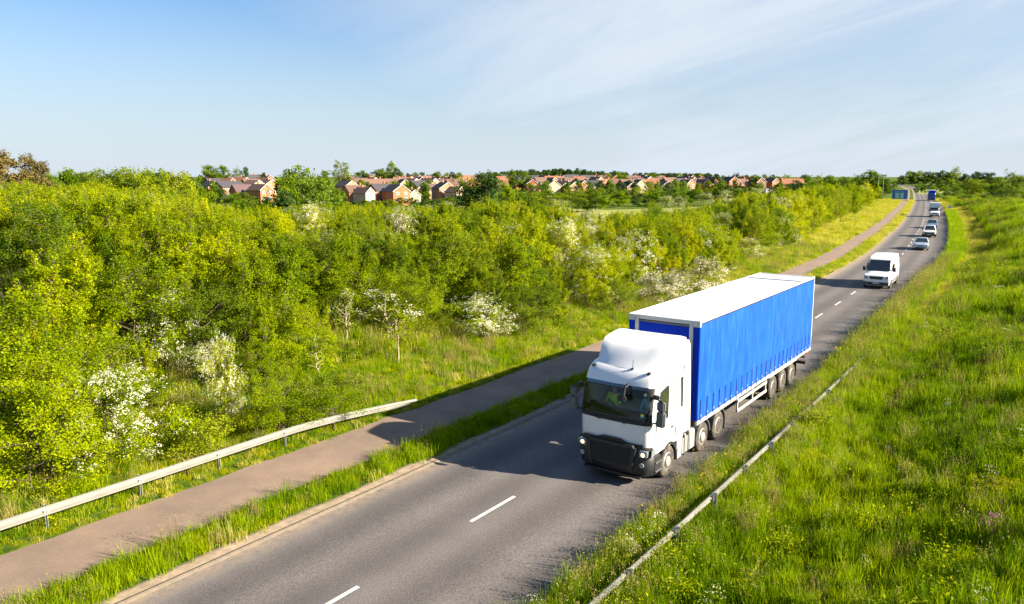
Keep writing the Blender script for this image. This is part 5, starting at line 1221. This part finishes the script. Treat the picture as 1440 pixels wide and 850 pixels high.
def house(px, ridge_y, wm, gable, wall, roof, label, D=None, dm=7.5, eave=4.7, rise=2.7, rot=0, windows=True, chim=True, lo=285, hi=760, doorside=True):
    H = eave + rise
    if D is None:
        best = None
        for Dq in np.arange(lo, hi, 6):
            x, y = cam_px(px, Dq, 0); z = float(world_z(x, y)); v = project(x, y, z + H)[1]
            if best is None or abs(v - ridge_y) < best[0]: best = (abs(v - ridge_y), Dq)
        D = best[1]
    x, y = cam_px(px, D, 0); z = float(world_z(x, y)) - .1
    # sink or lift no more than the plot's own terrace would
    z += float(np.clip(z_at(ridge_y, D) - (z + H), -1.6, 1.6))
    e = empty('house', (x, y, z), 0, label, 'house', 'houses of the brick village')
    w, d = (dm, wm) if gable else (wm, dm)      # local x across the view, local y into depth; ridge along y when gable faces us
    e.rotation_euler.z = math.radians(rot) - math.atan2(x, y)
    hw, hd = w / 2, d / 2
    if gable: body = MB().prism([(-hw, -1.2), (hw, -1.2), (hw, eave), (0, H - .12), (-hw, eave)], 'y', -hd, hd)
    else: body = MB().prism([(-hd, -1.2), (hd, -1.2), (hd, eave), (0, H - .12), (-hd, eave)], 'x', -hw, hw)
    body.build('wall', WALLS[wall], e)
    a, b = (hw, hd) if gable else (hd, hw); ov = .35; sl = rise / a
    rf = MB()
    for sg in (-1, 1):
        poly = [(0, H - .02), (0, H + .16), (sg * (a + ov), eave - ov * sl + .16), (sg * (a + ov), eave - ov * sl - .02)]
        rf.prism(poly, 'y' if gable else 'x', -b - .25, b + .25)
    ro = rf.build('roof', ROOFS[roof], e)
    if chim:
        cx, cy = (.8, hd * .5) if gable else (hw * .55, .5)
        cm_ = MB().box(cx - .35, cx + .35, cy - .3, cy + .3, H - .9, H + 1.0); cm_.tube((cx, cy, H + 1.0), (cx, cy, H + 1.35), .13, n=6); cm_.build('chimney', WALLS[wall if wall != 'cream_render' else 'orange_brick'], ro)
    # fascia boards on the camera-side gable, windows, door
    yf = -hd
    if gable:
        for sg in (-1, 1):
            MB().prism([(0, H + .02), (0, H + .18), (sg * (hw + .3), eave - .3 * sl + .18), (sg * (hw + .3), eave - .3 * sl)], 'y', yf - .30, yf - .255).build('barge_board', M['upvc'], e)
    if windows:
        xs = [-w * .24, w * .24] if w < 8.5 else [-w * .33, 0, w * .33]
        for zz in (1.0, 3.2):
            for i, xx in enumerate(xs):
                if zz < 2 and i == 0 and doorside:
                    MB().box(xx - .5, xx + .5, yf - .06, yf - .004, .0, 2.1).build('door', M['door_paint'], e); continue
                wf = MB()
                x0, x1, z0, z1 = xx - .62, xx + .62, zz, zz + 1.2
                wf.box(x0, x1, yf - .07, yf - .002, z0, z0 + .09).box(x0, x1, yf - .07, yf - .002, z1 - .09, z1).box(x0, x0 + .09, yf - .07, yf - .002, z0 + .09, z1 - .09).box(x1 - .09, x1, yf - .07, yf - .002, z0 + .09, z1 - .09).box(xx - .04, xx + .04, yf - .07, yf - .002, z0 + .09, z1 - .09)
                f = wf.build('window', M['upvc'], e); MB().box(x0 + .09, x1 - .09, yf - .035, yf - .003, z0 + .09, z1 - .09).build('pane', M['far_glass'], f)
        # the sunlit right-hand side wall
        for zz in (3.2,):
            for yy in (-d * .22, d * .22):
                f = MB().box(hw + .003, hw + .06, yy - .5, yy + .5, zz, zz + 1.1).build('window', M['upvc'], e); MB().box(hw + .055, hw + .07, yy - .41, yy + .41, zz + .09, zz + 1.01).build('pane', M['far_glass'], f)
    return e
hs = [
 # near left group
 (366, 259, 9, True, 'orange_brick', 'brown_roof', 'orange brick house with small gable and one white window, left cluster', 300, 5.6),
 (345, 260, 10, False, 'orange_brick', 'purple_roof', 'long low mauve-roofed wing joined beside the orange gable house', 308, 7),
 (322, 250, 13, False, 'buff_brick', 'grey_roof', 'wide grey-mauve roofed house behind the left cluster', 345, 8),
 (297, 250, 8, True, 'orange_brick', 'grey_roof', 'orange gable house at the far left end of the village', 350, 6.5),
 (357, 249, 9, True, 'cream_render', 'pink_roof', 'cream gable house behind the left cluster', 365, 8),
 (379, 249, 9, True, 'buff_brick', 'terracotta_roof', 'buff gable house with terracotta roof beside the big tree', 370, 8),
 (389, 300, 6, False, 'buff_brick', 'terracotta_roof', 'small low building with terracotta roof sunk among the trees', 215, 5),
 # centre group
 (488, 252, 9, True, 'buff_brick', 'grey_roof', 'buff gable house just right of the big tree', 375, 7.5),
 (500, 261, 9, False, 'orange_brick', 'brown_roof', 'brown-roofed house with cream bay front right of the big tree', 318, 8),
 (512, 264, 8, True, 'cream_render', 'brown_roof', 'narrow cream-fronted gable beside the brown-roofed house', 312, 5),
 (557, 260, 10, True, 'orange_brick', 'grey_roof', 'large orange brick house with dark roof and four windows', 315, 7.8),
 (535, 259, 9, False, 'orange_brick', 'grey_roof', 'dark-roofed wing on the left of the large orange brick house', 322, 7),
 (579, 267, 8, True, 'cream_render', 'brown_roof', 'white gabled house with low front just right of the large orange one', 330, 5.4),
 (588, 254, 10, False, 'brown_brick', 'grey_roof', 'brown house with steep black roof behind the white gable', 368, 9),
 (608, 259, 9, False, 'buff_brick', 'purple_roof', 'mauve-roofed house left of the cream gable', 360, 8),
 (624, 257, 9, True, 'buff_brick', 'grey_roof', 'buff gable house with black roof near the dark round tree', 345, 8),
 (641, 263, 8, True, 'cream_render', 'brown_roof', 'pale blue-white gabled cottage near the dark round tree', 335, 6),
 (526, 250, 15, False, 'orange_brick', 'pink_roof', 'long pink-brown roof in the second row above the big orange house', 400, 8),
 (556, 249, 12, False, 'buff_brick', 'brown_roof', 'brown roof in the second row with buff walls', 410, 8),
 (567, 250, 8, True, 'cream_render', 'pink_roof', 'small cream gable in the second row', 405, 6.5),
 (603, 249, 10, True, 'cream_render', 'purple_roof', 'cream gable with mauve roof in the second row', 415, 7),
 (640, 250, 12, False, 'orange_brick', 'brown_roof', 'brown roof in the second row near the dark round tree', 410, 8),
 # right group
 (775, 254, 8, True, 'cream_render', 'brown_roof', 'cream gable half hidden by the olive tree', 380, 7),
 (791, 255, 9, True, 'red_brick', 'brown_roof', 'red brick house with plain end wall facing the scrub', 385, 9),
 (803, 256, 8, True, 'buff_brick', 'grey_roof', 'buff house wedged beside the red brick one', 378, 5.5),
 (815, 254, 8, True, 'orange_brick', 'grey_roof', 'orange house with white-edged gable right of the buff one', 390, 5.5),
 (832, 254, 12, False, 'brown_brick', 'grey_roof', 'brown house with slate roof in the right group', 430, 8),
 (838, 248, 8, True, 'buff_brick', 'grey_roof', 'sharp dark gable rising above the right group', 450, 7),
 (884, 256, 9, True, 'brown_brick', 'grey_roof', 'dark gabled house with brown end right of the maple', 420, 8),
 (898, 253, 9, True, 'cream_render', 'grey_roof', 'white bargeboard gable over the lime bushes', 420, 7),
 (914, 253, 10, False, 'buff_brick', 'grey_roof', 'slate-roofed house among small gables', 450, 8),
 (934, 255, 9, True, 'brown_brick', 'pink_roof', 'brown gable house with pink roof right of centre', 425, 7.5),
 (965, 253, 9, True, 'buff_brick', 'grey_roof', 'small white-edged gable left of the long pink roof', 440, 6),
 (977, 252, 13, False, 'orange_brick', 'pink_roof', 'long pink roof below two dark trees', 450, 8),
 (1000, 249, 9, True, 'orange_brick', 'brown_roof', 'orange brick gable at the end of the long pink roof', 455, 7),
 (1026, 249, 9, True, 'orange_brick', 'grey_roof', 'tall orange house with slate roof and chimney', 450, 7),
 (1013, 251, 11, False, 'brown_brick', 'grey_roof', 'slate-roofed wing left of the tall orange house', 455, 8),
 (1084, 250, 9, True, 'orange_brick', 'brown_roof', 'orange gable house near the white caravan', 470, 6),
 (1072, 251, 11, False, 'brown_brick', 'purple_roof', 'mauve roof joined left of the orange gable near the caravan', 478, 7),
 (1100, 252, 8, True, 'red_brick', 'grey_roof', 'last small red house at the right end of the village', 480, 6),
]
for i, (px, ry, wm, gb, wa, rfn, lab, D, dm) in enumerate(hs):
    house(px, ry, wm, gb, wa, rfn, lab, D, dm, rise=2.6 if dm > 6 else 2.2, rot=[34, 24, 40, 28, 36, 20, 44][i % 7], eave=4.7 if ry < 290 else 2.6, windows=True, chim=(i % 3 != 1))
HR = random.Random(3)
mid = [(px + HR.uniform(-3, 3), HR.uniform(249.5, 252.5)) for px in list(range(305, 385, 17)) + list(range(494, 660, 14)) + list(range(745, 1000, 15)) + [1045, 1062, 1114]]
def HZ(px):
    for lim, t in ((330, 'behind the leftmost rooftops'), (400, 'left of the big tree'), (520, 'just right of the big tree'), (560, 'behind the large orange house'), (600, 'right of the tall narrow tree'), (665, 'left of the dark round tree'), (760, 'right of the dark round tree'), (830, 'behind the red brick house'), (900, 'by the copper tree'), (960, 'behind the pink-roofed gable')):
        if px < lim: return t
    return 'behind the long pink roof'
back = [(px + HR.uniform(-3, 3), HR.uniform(245.8, 249.5)) for px in list(range(296, 392, 12)) + list(range(486, 665, 11)) + list(range(706, 1000, 12))]
def FZ(px):
    for lim, t in ((345, 'below the leftmost rooftops'), (400, 'left of the big light green tree'), (508, 'below the brown-roofed cream-bay house'), (540, 'below the dark-roofed wing'), (575, 'right below the large orange house'), (612, 'below the low white gable'), (670, 'left of the dark round tree'), (760, 'right of the dark round tree'), (825, 'below the red brick house'), (900, 'below the copper-red tree'), (960, 'below the white-edged gable'), (1040, 'below the long pink roof'), (1090, 'left of the white caravan')):
        if px < lim: return t
    return 'right of the white caravan'
MB2 = len(back)
for i, (px, ry) in enumerate(back + mid):
    gb = HR.random() < .35; wa = HR.choice(['orange_brick', 'orange_brick', 'red_brick', 'brown_brick', 'buff_brick', 'cream_render']); rn = HR.choice(['brown_roof', 'brown_roof', 'pink_roof', 'grey_roof', 'terracotta_roof', 'purple_roof', 'brown_roof'])
    zone = HZ(px)
    house(px, ry, HR.uniform(8, 13), gb, wa, rn, '%s house with %s, %s row %s' % (wa.split('_')[0] + (' brick' if 'brick' in wa else ''), rn.replace('_', ' '), 'far' if i < MB2 else 'middle', zone), None, HR.uniform(6.5, 8), rot=HR.uniform(10, 50), windows=i >= MB2, chim=HR.random() < .4, lo=440 if i < MB2 else 350, hi=640 if i < MB2 else 470)

# ---------------------------------------------------------------- bigger trees and hedges
FH = {id(m_): float(max(v_.co.z for v_ in m_[1].vertices)) for g_ in (far_mid, far_dark, far_lime, far_open, far_copper, pine, far_olive) for m_ in g_}
def far_tree(px, top, wpx, kind, D, label, name=None, group='trees round the village'):
    ms = kind[HR.randrange(len(kind))]; x, y = cam_px(px, D, 0); z = float(world_z(x, y)); u, v, d = project(x, y, z); h = max(z_at(top, d) - z, 1.5)
    s = h / FH[id(ms)]; sxy = (wpx / 2 * d / F_PX) / (3.9 * s); sxy = min(max(sxy, .45), 1.9)
    nm = name or {id(far_dark): 'dark_tree', id(pine): 'pine_tree', id(far_copper): 'copper_tree', id(far_lime): 'lime_tree', id(far_open): 'open_crowned_tree', id(far_olive): 'willow_tree'}.get(id(kind), 'tree')
    place_plant(ms, nm, x, y, z - .2, s, HR.random() * 6.28, label, 'tree', group, sxy)
far_tree(14, 206, 84, pine, 84, 'brown-tinged pine at the top left corner of the woods')
far_tree(44, 210, 60, pine, 88, 'second brown-green pine with a rounded top, beside the corner pine')
far_tree(60, 232, 56, pine, 90, 'lower brown pine sloping down to the green trees')
for px, top, w, kd, D, lab in [
 (96, 233, 52, far_mid, 120, 'mid-green tree right of the pines'), (128, 238, 46, far_olive, 125, 'olive crown between the pines and the willows'), (160, 233, 56, far_olive, 118, 'broad grey-green willow left of centre in the wood'),
 (190, 231, 60, far_olive, 120, 'tallest grey-green willow in the left wood'), (224, 234, 50, far_mid, 125, 'rounded green crown right of the tallest willow'), (252, 236, 46, far_olive, 120, 'grey-green willow near the left end of the houses'),
 (270, 246, 34, far_mid, 128, 'lower green tree touching the first rooftops'), (78, 240, 30, far_lime, 115, 'bright green tree against the pines'), (315, 262, 26, far_dark, 200, 'dark tree in front of the left rooftops'), (330, 270, 30, far_mid, 190, 'dark green tree beneath the grey roof'),
 (288, 262, 40, far_mid, 150, 'mid-green tree left of the rooftops'), (255, 262, 46, far_olive, 110, 'dull olive bush below the left wood'), (210, 258, 50, far_olive, 105, 'dull willow scrub below the tallest willow'), (150, 262, 60, far_mid, 98, 'green tree below the left wood'), (105, 262, 46, far_lime, 96, 'light green tree below the pines'),
 (60, 256, 40, far_mid, 84, 'green tree in front of the lower pine'), (20, 262, 40, far_lime, 66, 'bright tree under the corner pine'),
 (425, 230, 58, far_lime, 165, 'biggest light green tree between the two house groups'), (402, 241, 44, far_mid, 158, 'left shoulder tree of the big light green tree'), (455, 246, 50, far_lime, 160, 'right shoulder tree of the big light green tree'), (400, 262, 40, far_dark, 150, 'dark tree at the foot of the big light green tree'),
 (470, 262, 36, far_mid, 165, 'mid-green tree left of the brown-roofed house'), (685, 237, 58, far_dark, 190, 'big dark round tree right of the centre houses'), (662, 246, 36, far_olive, 195, 'brownish-green tree against the dark round tree'), (712, 252, 30, far_mid, 200, 'mid-green tree right of the dark round one'),
 (481, 224, 34, far_open, 430, 'lone rounded tree standing high above the rooftops'), (551, 225, 15, far_mid, 480, 'tall narrow tree above the rooftops'), (558, 234, 17, far_dark, 470, 'dark conical tree beside the tall narrow one'), (536, 236, 24, far_mid, 480, 'wide green tree left of the tall narrow one'),
 (510, 238, 16, far_mid, 480, 'low round tree above the brown roofs'), (457, 238, 14, far_mid, 480, 'small tree left of the lone rounded tree'), (294, 230, 22, far_mid, 500, 'leftmost of the skyline trees over the left houses'), (313, 231, 24, far_mid, 500, 'second skyline tree over the left houses'), (334, 233, 18, far_open, 500, 'pale skyline tree over the left houses'), (346, 233, 12, far_dark, 500, 'darker small skyline tree over the left houses'), (372, 241, 8, far_dark, 520, 'tiny tree against the sky left of the big tree'),
 (574, 242, 10, far_dark, 520, 'small bush-like tree on the skyline past the tall one'), (616, 240, 14, far_mid, 520, 'small green skyline tree above the buff gable'), (636, 240, 12, far_dark, 520, 'dark skyline tree left of the dark round tree'), (646, 241, 12, far_mid, 520, 'green skyline tree beside the dark round tree'),
 (719, 237, 15, far_mid, 470, 'upright green tree right of the dark round tree'), (735, 239, 22, far_lime, 460, 'bright lime tree above the right rooftops'), (857, 243, 16, far_open, 520, 'thin-crowned tree over the right group'), (873, 240, 22, far_mid, 520, 'round green tree over the right group'), (851, 247, 18, far_copper, 470, 'copper-red tree within the right group'),
 (920, 241, 18, far_mid, 540, 'green skyline tree right of centre'), (940, 242, 16, far_dark, 540, 'darker skyline tree right of centre'), (956, 242, 12, far_open, 540, 'thin skyline tree right of centre'), (982, 243, 12, far_mid, 540, 'small green tree over the long pink roof'), (994, 243, 10, far_dark, 540, 'small dark tree over the long pink roof'),
 (1006, 243, 15, far_dark, 440, 'dark upright tree between the pink roof and the tall orange house'), (1044, 246, 30, far_copper, 470, 'broad copper-red tree right of the tall orange house'), (1034, 242, 14, far_copper, 520, 'small dark red tree on the skyline'), (1062, 247, 15, far_mid, 460, 'green tree between the copper tree and the last houses'),
 (1106, 243, 20, far_open, 560, 'pale open tree past the last house'), (1132, 244, 20, far_mid, 500, 'green tree right of the village'), (1150, 243, 18, far_open, 480, 'open-crowned tree right of the village'), (1166, 245, 20, far_mid, 470, 'mid-green tree left of the tall roadside tree'), (1186, 247, 22, far_lime, 400, 'light green tree before the tall roadside tree'),
 (1222, 238, 34, far_mid, 330, 'broad tree rising above the left bank near the road sign'), (1205, 243, 24, far_open, 340, 'open-crowned tree beside the broad roadside tree'), (1242, 249, 22, far_mid, 330, 'green tree at the right foot of the broad roadside tree'),
 (1140, 262, 40, far_dark, 300, 'dark hedge tree behind the bank thicket'), (1172, 262, 34, far_mid, 290, 'mid-green hedge tree behind the bank thicket'), (1200, 258, 34, far_mid, 300, 'green hedge tree below the broad roadside tree'),
 (755, 268, 46, far_olive, 230, 'olive tree before the cream gable'), (728, 268, 40, far_mid, 225, 'mid-green tree in front of the right rooftops'), (838, 262, 38, far_mid, 250, 'round green bush-tree before the right group'), (812, 276, 30, far_open, 255, 'thin pale tree at the corner of the field'),
 (870, 268, 30, far_mid, 290, 'green tree below the dark gable'), (900, 270, 26, far_dark, 300, 'dark hedge tree below the white gable'), (926, 268, 26, far_mid, 300, 'green hedge tree right of the white gable'), (950, 262, 30, far_lime, 310, 'lime tree below the brown gable'), (975, 266, 30, far_mid, 320, 'green hedge tree under the long pink roof'), (1038, 264, 24, far_lime, 350, 'lime tree under the copper tree'), (1055, 262, 26, far_mid, 350, 'green tree left of the caravan'), (1106, 262, 24, far_mid, 360, 'green hedge tree right of the caravan'), (1122, 256, 26, far_dark, 370, 'dark tree right of the caravan'),
 (470, 283, 30, far_dark, 230, 'dark bush under the brown-roofed house'), (595, 281, 26, far_dark, 260, 'dark hedge bush right of the large orange house'), (612, 280, 24, far_dark, 262, 'second dark hedge bush under the buff gable'), (638, 278, 26, far_mid, 262, 'green bush under the pale cottage'), (658, 272, 26, far_copper, 265, 'brownish bush left of the dark round tree'), (520, 284, 20, far_lime, 262, 'small lime bush before the cream gable'),
 ]: far_tree(px, top, w, kd, D, lab)
for i, px in enumerate([486, 500, 515, 530, 548, 566, 583, 601, 618, 632, 646, 660, 735, 750, 768, 786, 800, 818, 846, 862, 880, 895, 912, 930, 945, 962, 980, 996, 1012, 1028, 1046, 1092, 1112, 1128, 300, 318, 338, 356, 375]):
    top = np.interp(px, [300, 375, 486, 660, 735, 900, 1128], [268, 274, 279, 275, 269, 264, 258]) + HR.uniform(-3, 3)
    ms_ = [far_mid, far_dark, far_mid, far_olive][HR.randrange(4)]; far_tree(px + HR.uniform(-4, 4), top, HR.uniform(18, 30), ms_, float(np.interp(px, [300, 486, 700, 1128], [262, 275, 300, 400])) + HR.uniform(-14, 10), ('dark green' if ms_ is far_dark else 'grey-green' if ms_ is far_olive else 'mid-green') + ' garden tree ' + FZ(px), 'garden_tree', 'garden trees in front of the village')
for i, px in enumerate(list(range(492, 660, 13)) + list(range(742, 1000, 14)) + [305, 335, 372, 1018, 1035, 1068, 1094, 1120]):
    ms_ = [far_mid, far_dark, far_lime, far_mid][HR.randrange(4)]; far_tree(px + HR.uniform(-5, 5), HR.uniform(250.5, 255.5), HR.uniform(11, 18), ms_, HR.uniform(335, 420), ('dark green' if ms_ is far_dark else 'fresh green' if ms_ is far_lime else 'mid-green') + ' tree among the houses, ' + FZ(px), 'street_tree', 'trees between the village houses')
# blossom hedges before the houses
for px, top, w, D in [(600, 289, 34, 235), (628, 284, 36, 240), (650, 290, 26, 232), (772, 278, 30, 250), (790, 282, 26, 245), (935, 276, 22, 290), (955, 278, 20, 290), (990, 272, 24, 300), (1062, 266, 26, 330), (1020, 268, 20, 320), (700, 290, 20, 215), (708, 282, 26, 235)]:
    ms = haw[HR.randrange(3)]; x, y = cam_px(px, D, 0); z = float(world_z(x, y)); h = max(z_at(top, D) - z, 2.2); s = h / 5.0
    place_plant(ms, 'hawthorn_bush', x, y, z, s, HR.random() * 6.28, 'white-flowering hedge hawthorn ' + FZ(px), 'bush', 'hawthorns in the village hedge', min(1.8, (w / 2 * D / F_PX) / (2.1 * s)))
# right-hand side: skyline trees, hedges, nearer scrub behind the bank
for i, px in enumerate(range(1268, 1345, 8)):
    far_tree(px + HR.uniform(-2, 2), 246 if px < 1275 else HR.uniform(238.5, 241.5), 14, [far_dark, far_mid][i % 2], 720, 'tree in the skyline row right of the road end', group='skyline row right of the road')
for px, top, w, kd, D, lab in [(1343, 233, 17, far_open, 640, 'bare-topped tree standing above the right skyline'), (1356, 243, 16, far_dark, 600, 'dark tree right of the bare-topped one'), (1372, 240, 22, far_dark, 600, 'wide dark tree on the right skyline'), (1388, 241, 24, far_dark, 590, 'rightmost of the wide dark skyline trees'), (1404, 247, 16, far_mid, 560, 'low tree at the end of the right skyline'),
 (1366, 251, 40, far_olive, 330, 'round olive tree in the middle distance on the right'), (1395, 258, 44, far_mid, 290, 'mid-green scrub tree behind the right bank'), (1340, 262, 44, far_lime, 300, 'light green scrub tree beside the far road on the right'), (1316, 270, 24, far_mid, 330, 'scrub tree closest to the far road on the right'), (1360, 272, 44, far_lime, 240, 'light green bush behind the right verge'),
 (1385, 272, 40, far_mid, 235, 'green bush behind the crest of the bank'), (1418, 236, 34, far_open, 215, 'tall open-crowned tree near the right picture edge'), (1436, 243, 30, far_olive, 205, 'olive tree cut by the right picture edge'), (1424, 261, 24, far_lime, 190, 'bright yellow-green shrub in front of the tall open tree'), (1403, 268, 36, far_dark, 225, 'dark bush left of the bright yellow-green shrub'), (1445, 270, 36, far_mid, 185, 'green bush at the right edge behind the bank'), (1412, 280, 30, far_lime, 180, 'low yellow-green bush on the crest of the bank'), (1348, 283, 26, far_lime, 215, 'small bright bush next to the verge marker'), (1370, 284, 26, far_lime, 200, 'small bright bush right of the verge marker'),
 (1330, 276, 30, far_mid, 270, 'green bush between the verge and the far lorry')]:
    far_tree(px, top, w, kd, D, lab, group='scrub behind the right bank')
for k_, (p0, p1, D, hgt, kd) in enumerate([(1295, 1420, 520, 4, far_dark), (1288, 1345, 430, 4, far_mid), (1345, 1440, 380, 3.6, far_dark), (1100, 1262, 620, 6, far_mid), (700, 1100, 700, 7, far_mid), (480, 700, 640, 8, far_mid), (0, 300, 640, 8, far_dark)]):
    n = int((p1 - p0) * D / F_PX / (hgt * .8)); P_, S_ = [], []
    for i in range(n):
        px = p0 + (p1 - p0) * (i + HR.random() * .6) / n; x, y = cam_px(px, D + HR.uniform(-6, 6), 0); P_.append((x, y, float(world_z(x, y)) - .3)); S_.append(hgt / 10 * HR.uniform(.75, 1.25))
    scatter('hedgerow', np.array(P_), [HR.randrange(3) for _ in P_], S_, [HR.random() * 6.28 for _ in P_], [m_[1] for m_ in kd], 'far hedgerow across the fields', 'hedge')
# low wooded hill on the horizon
hp = []
for i in range(420):
    px = HR.uniform(690, 1010); D = HR.uniform(1500, 2100); x, y = cam_px(px, D, 0); hill = 9 * math.exp(-((px - 790) / 85) ** 2); hp.append((x, y, float(world_z(x, y)) + hill - 2))
def hill_sheet():
    us = np.linspace(660, 1040, 60); ds = np.linspace(1350, 2400, 22); U, Dd = np.meshgrid(us, ds, indexing='ij')
    X = (U - 720) * Dd / F_PX; Y = Dd; Z = world_z(X, Y) + 9 * np.exp(-((U - 790) / 85) ** 2) * ss(1350, 1700, Dd) * (1 - .8 * ss(2000, 2400, Dd)) - .4
    V = np.stack([X, Y, Z], -1).reshape(-1, 3); n, k = U.shape; i, j = np.meshgrid(np.arange(n - 1), np.arange(k - 1), indexing='ij'); a = (i * k + j).ravel()
    tag(link(bpy.data.objects.new('hill', np_mesh('hill', V, [np.stack([a, a + k, a + k + 1, a + 1], -1)], [M['ground']], smooth=True))), kind='structure')
hill_sheet()
scatter('hill_wood', np.array(hp), [HR.randrange(3) for _ in hp], [HR.uniform(.8, 1.6) for _ in hp], [HR.random() * 6.28 for _ in hp], [m_[1] for m_ in far_dark], 'wooded low hill on the horizon behind the village', 'wood')

# ---------------------------------------------------------------- mown field between the thicket and the houses
M['field'] = None
m, nt, b = nt_new('meadow_field'); M['field'] = m; g = N(nt, 'ShaderNodeNewGeometry').outputs['Position']
nt.links.new(ramp(nt, noise(nt, g, .12, 8, .65), [(.3, (.13, .19, .015)), (.55, (.24, .25, .03)), (.75, (.30, .25, .05))]), b.inputs['Base Color']); b.inputs['Roughness'].default_value = 1
def field(px0, px1, D0, D1, dz=.05):
    us = np.linspace(px0, px1, 24); ds = np.linspace(D0, D1, 18); U, Dd = np.meshgrid(us, ds, indexing='ij'); X = (U - 720) * Dd / F_PX; Y = Dd; Z = world_z(X, Y) + dz
    V = np.stack([X, Y, Z], -1).reshape(-1, 3); n, k = U.shape; i, j = np.meshgrid(np.arange(n - 1), np.arange(k - 1), indexing='ij'); a = (i * k + j).ravel()
    tag(link(bpy.data.objects.new('field', np_mesh('field', V, [np.stack([a, a + k, a + k + 1, a + 1], -1)], [M['field']], smooth=True))), kind='structure')
field(805, 985, 205, 270, .12)
field(1285, 1440, 400, 520, .12)

# ---------------------------------------------------------------- road sign, markers, poles, caravan
M['sign_blue'] = mat('sign_back_blue', (.025, .14, .38), .5)
M['sign_pale'] = mat('sign_pale_panel', (.28, .50, .52), .5)
M['sign_green'] = mat('sign_green', (.015, .13, .06), .5)
M['sign_white'] = mat('sign_white', (.72, .74, .74), .5)
x, y = WR(262.0, -8.0); zz = float(zg(262, -8.0)); hdg = -(YAW + heading(262))
sg = empty('direction_sign', (float(x), float(y), zz), hdg, 'large blue direction sign on two posts beside the cycle path', 'road sign')
D_ = project(float(x), float(y), zz)[2]; z1, z0 = z_at(267, D_) - zz, z_at(280.3, D_) - zz; hw = 2.4
MB().box(-hw, hw, -.03, .03, z0, z1).build('sign_board', M['sign_blue'], sg, bevel=.01)
bt = MB(); t_ = .05
bt.box(-hw + .05, hw - .05, -.042, -.032, z0 + .05, z0 + .09).box(-hw + .05, hw - .05, -.042, -.032, z1 - .09, z1 - .05).box(-hw + .05, -hw + .09, -.042, -.032, z0 + .09, z1 - .09).box(hw - .09, hw - .05, -.042, -.032, z0 + .09, z1 - .09); bt.build('sign_border', M['sign_white'], sg)
for xa, xb, mm in ((-1.35, -.10, 'sign_blue'), (.18, 1.20, 'sign_green')):
    p = MB().box(xa, xb, -.045, -.032, z0 + .25, z1 - .60).build('sign_panel', M['sign_pale'], sg)
    MB().box(xa + .1, xb - .1, -.055, -.046, z1 - 1.05, z1 - .72).build('sign_patch', M[mm if mm == 'sign_green' else 'sign_blue'], p)
for xx in (-1.75, 1.75): MB().tube((xx, .09, -.5), (xx, .09, z1 - .1), .055).build('post', M['galv_dark'], sg)
x, y = WR(200, 5.3); zz = float(zg(200, 5.3))
mk = empty('verge_marker', (float(x), float(y), zz), -(YAW + heading(200)), 'small pale blue marker plate on a short post in the right verge', 'sign')
MB().box(-.04, .04, -.02, .02, -.2, 1.1).build('post', M['galv_dark'], mk); MB().box(-.28, .28, -.045, -.022, .95, 1.65).build('plate', mat('marker_plate', (.30, .62, .70), .5), mk)
x, y = cam_px(36.5, 41, 0); zz = float(world_z(x, y)); zt = z_at(312, 41)
mk = empty('marker_pole', (x, y, zz), 0, 'slim pole with blue and white bands standing in the left thicket', 'pole')
MB().tube((0, 0, -.2), (0, 0, zt - zz - .55), .035).build('pole', M['galv_dark'], mk); MB().tube((0, 0, zt - zz - .55), (0, 0, zt - zz), .06).build('white_band', M['sign_white'], mk); MB().tube((0, 0, zt - zz - .40), (0, 0, zt - zz - .12), .064).build('blue_band', M['sign_blue'], mk)
for px, lab in ((1233.5, 'left thin pole rising above the bank bushes near the sign'), (1240.5, 'right thin pole rising above the bank bushes near the sign')):
    x, y = cam_px(px, 300, 0); zz = float(world_z(x, y)); pl = empty('utility_pole', (x, y, zz), 0, lab, 'pole')
    MB().tube((0, 0, -.3), (0, 0, z_at(249, 300) - zz), .14, .09).build('mast', M['galv'], pl)
D = 395; x, y = cam_px(1083, D, 0); zz = float(world_z(x, y)); zb = z_at(273, D); 
cv = empty('caravan', (x, y, max(zb, zz)), .15, 'white caravan parked at the right end of the village', 'caravan')
MB().prism([(-2.9, .5), (2.9, .5), (3.05, 1.2), (2.9, 2.6), (-2.8, 2.7), (-3.05, 1.6)], 'y', -1.1, 1.1).build('body', M['white_paint'], cv, bevel=.08)
for xx in (-1.7, .6): MB().box(xx, xx + 1.1, -1.12, -1.09, 1.4, 2.1).build('window', M['dark_glass'], cv)
for sd in (-1, 1): MB().lathe([(-.1, .3), (.1, .3)], 0, sd * 1.0, .32, 'y', 12).build('wheel', M['tyre'], cv)
MB().box(-.4, .4, -.9, .9, -1.5, .3).build('plinth', M['chassis'], cv)
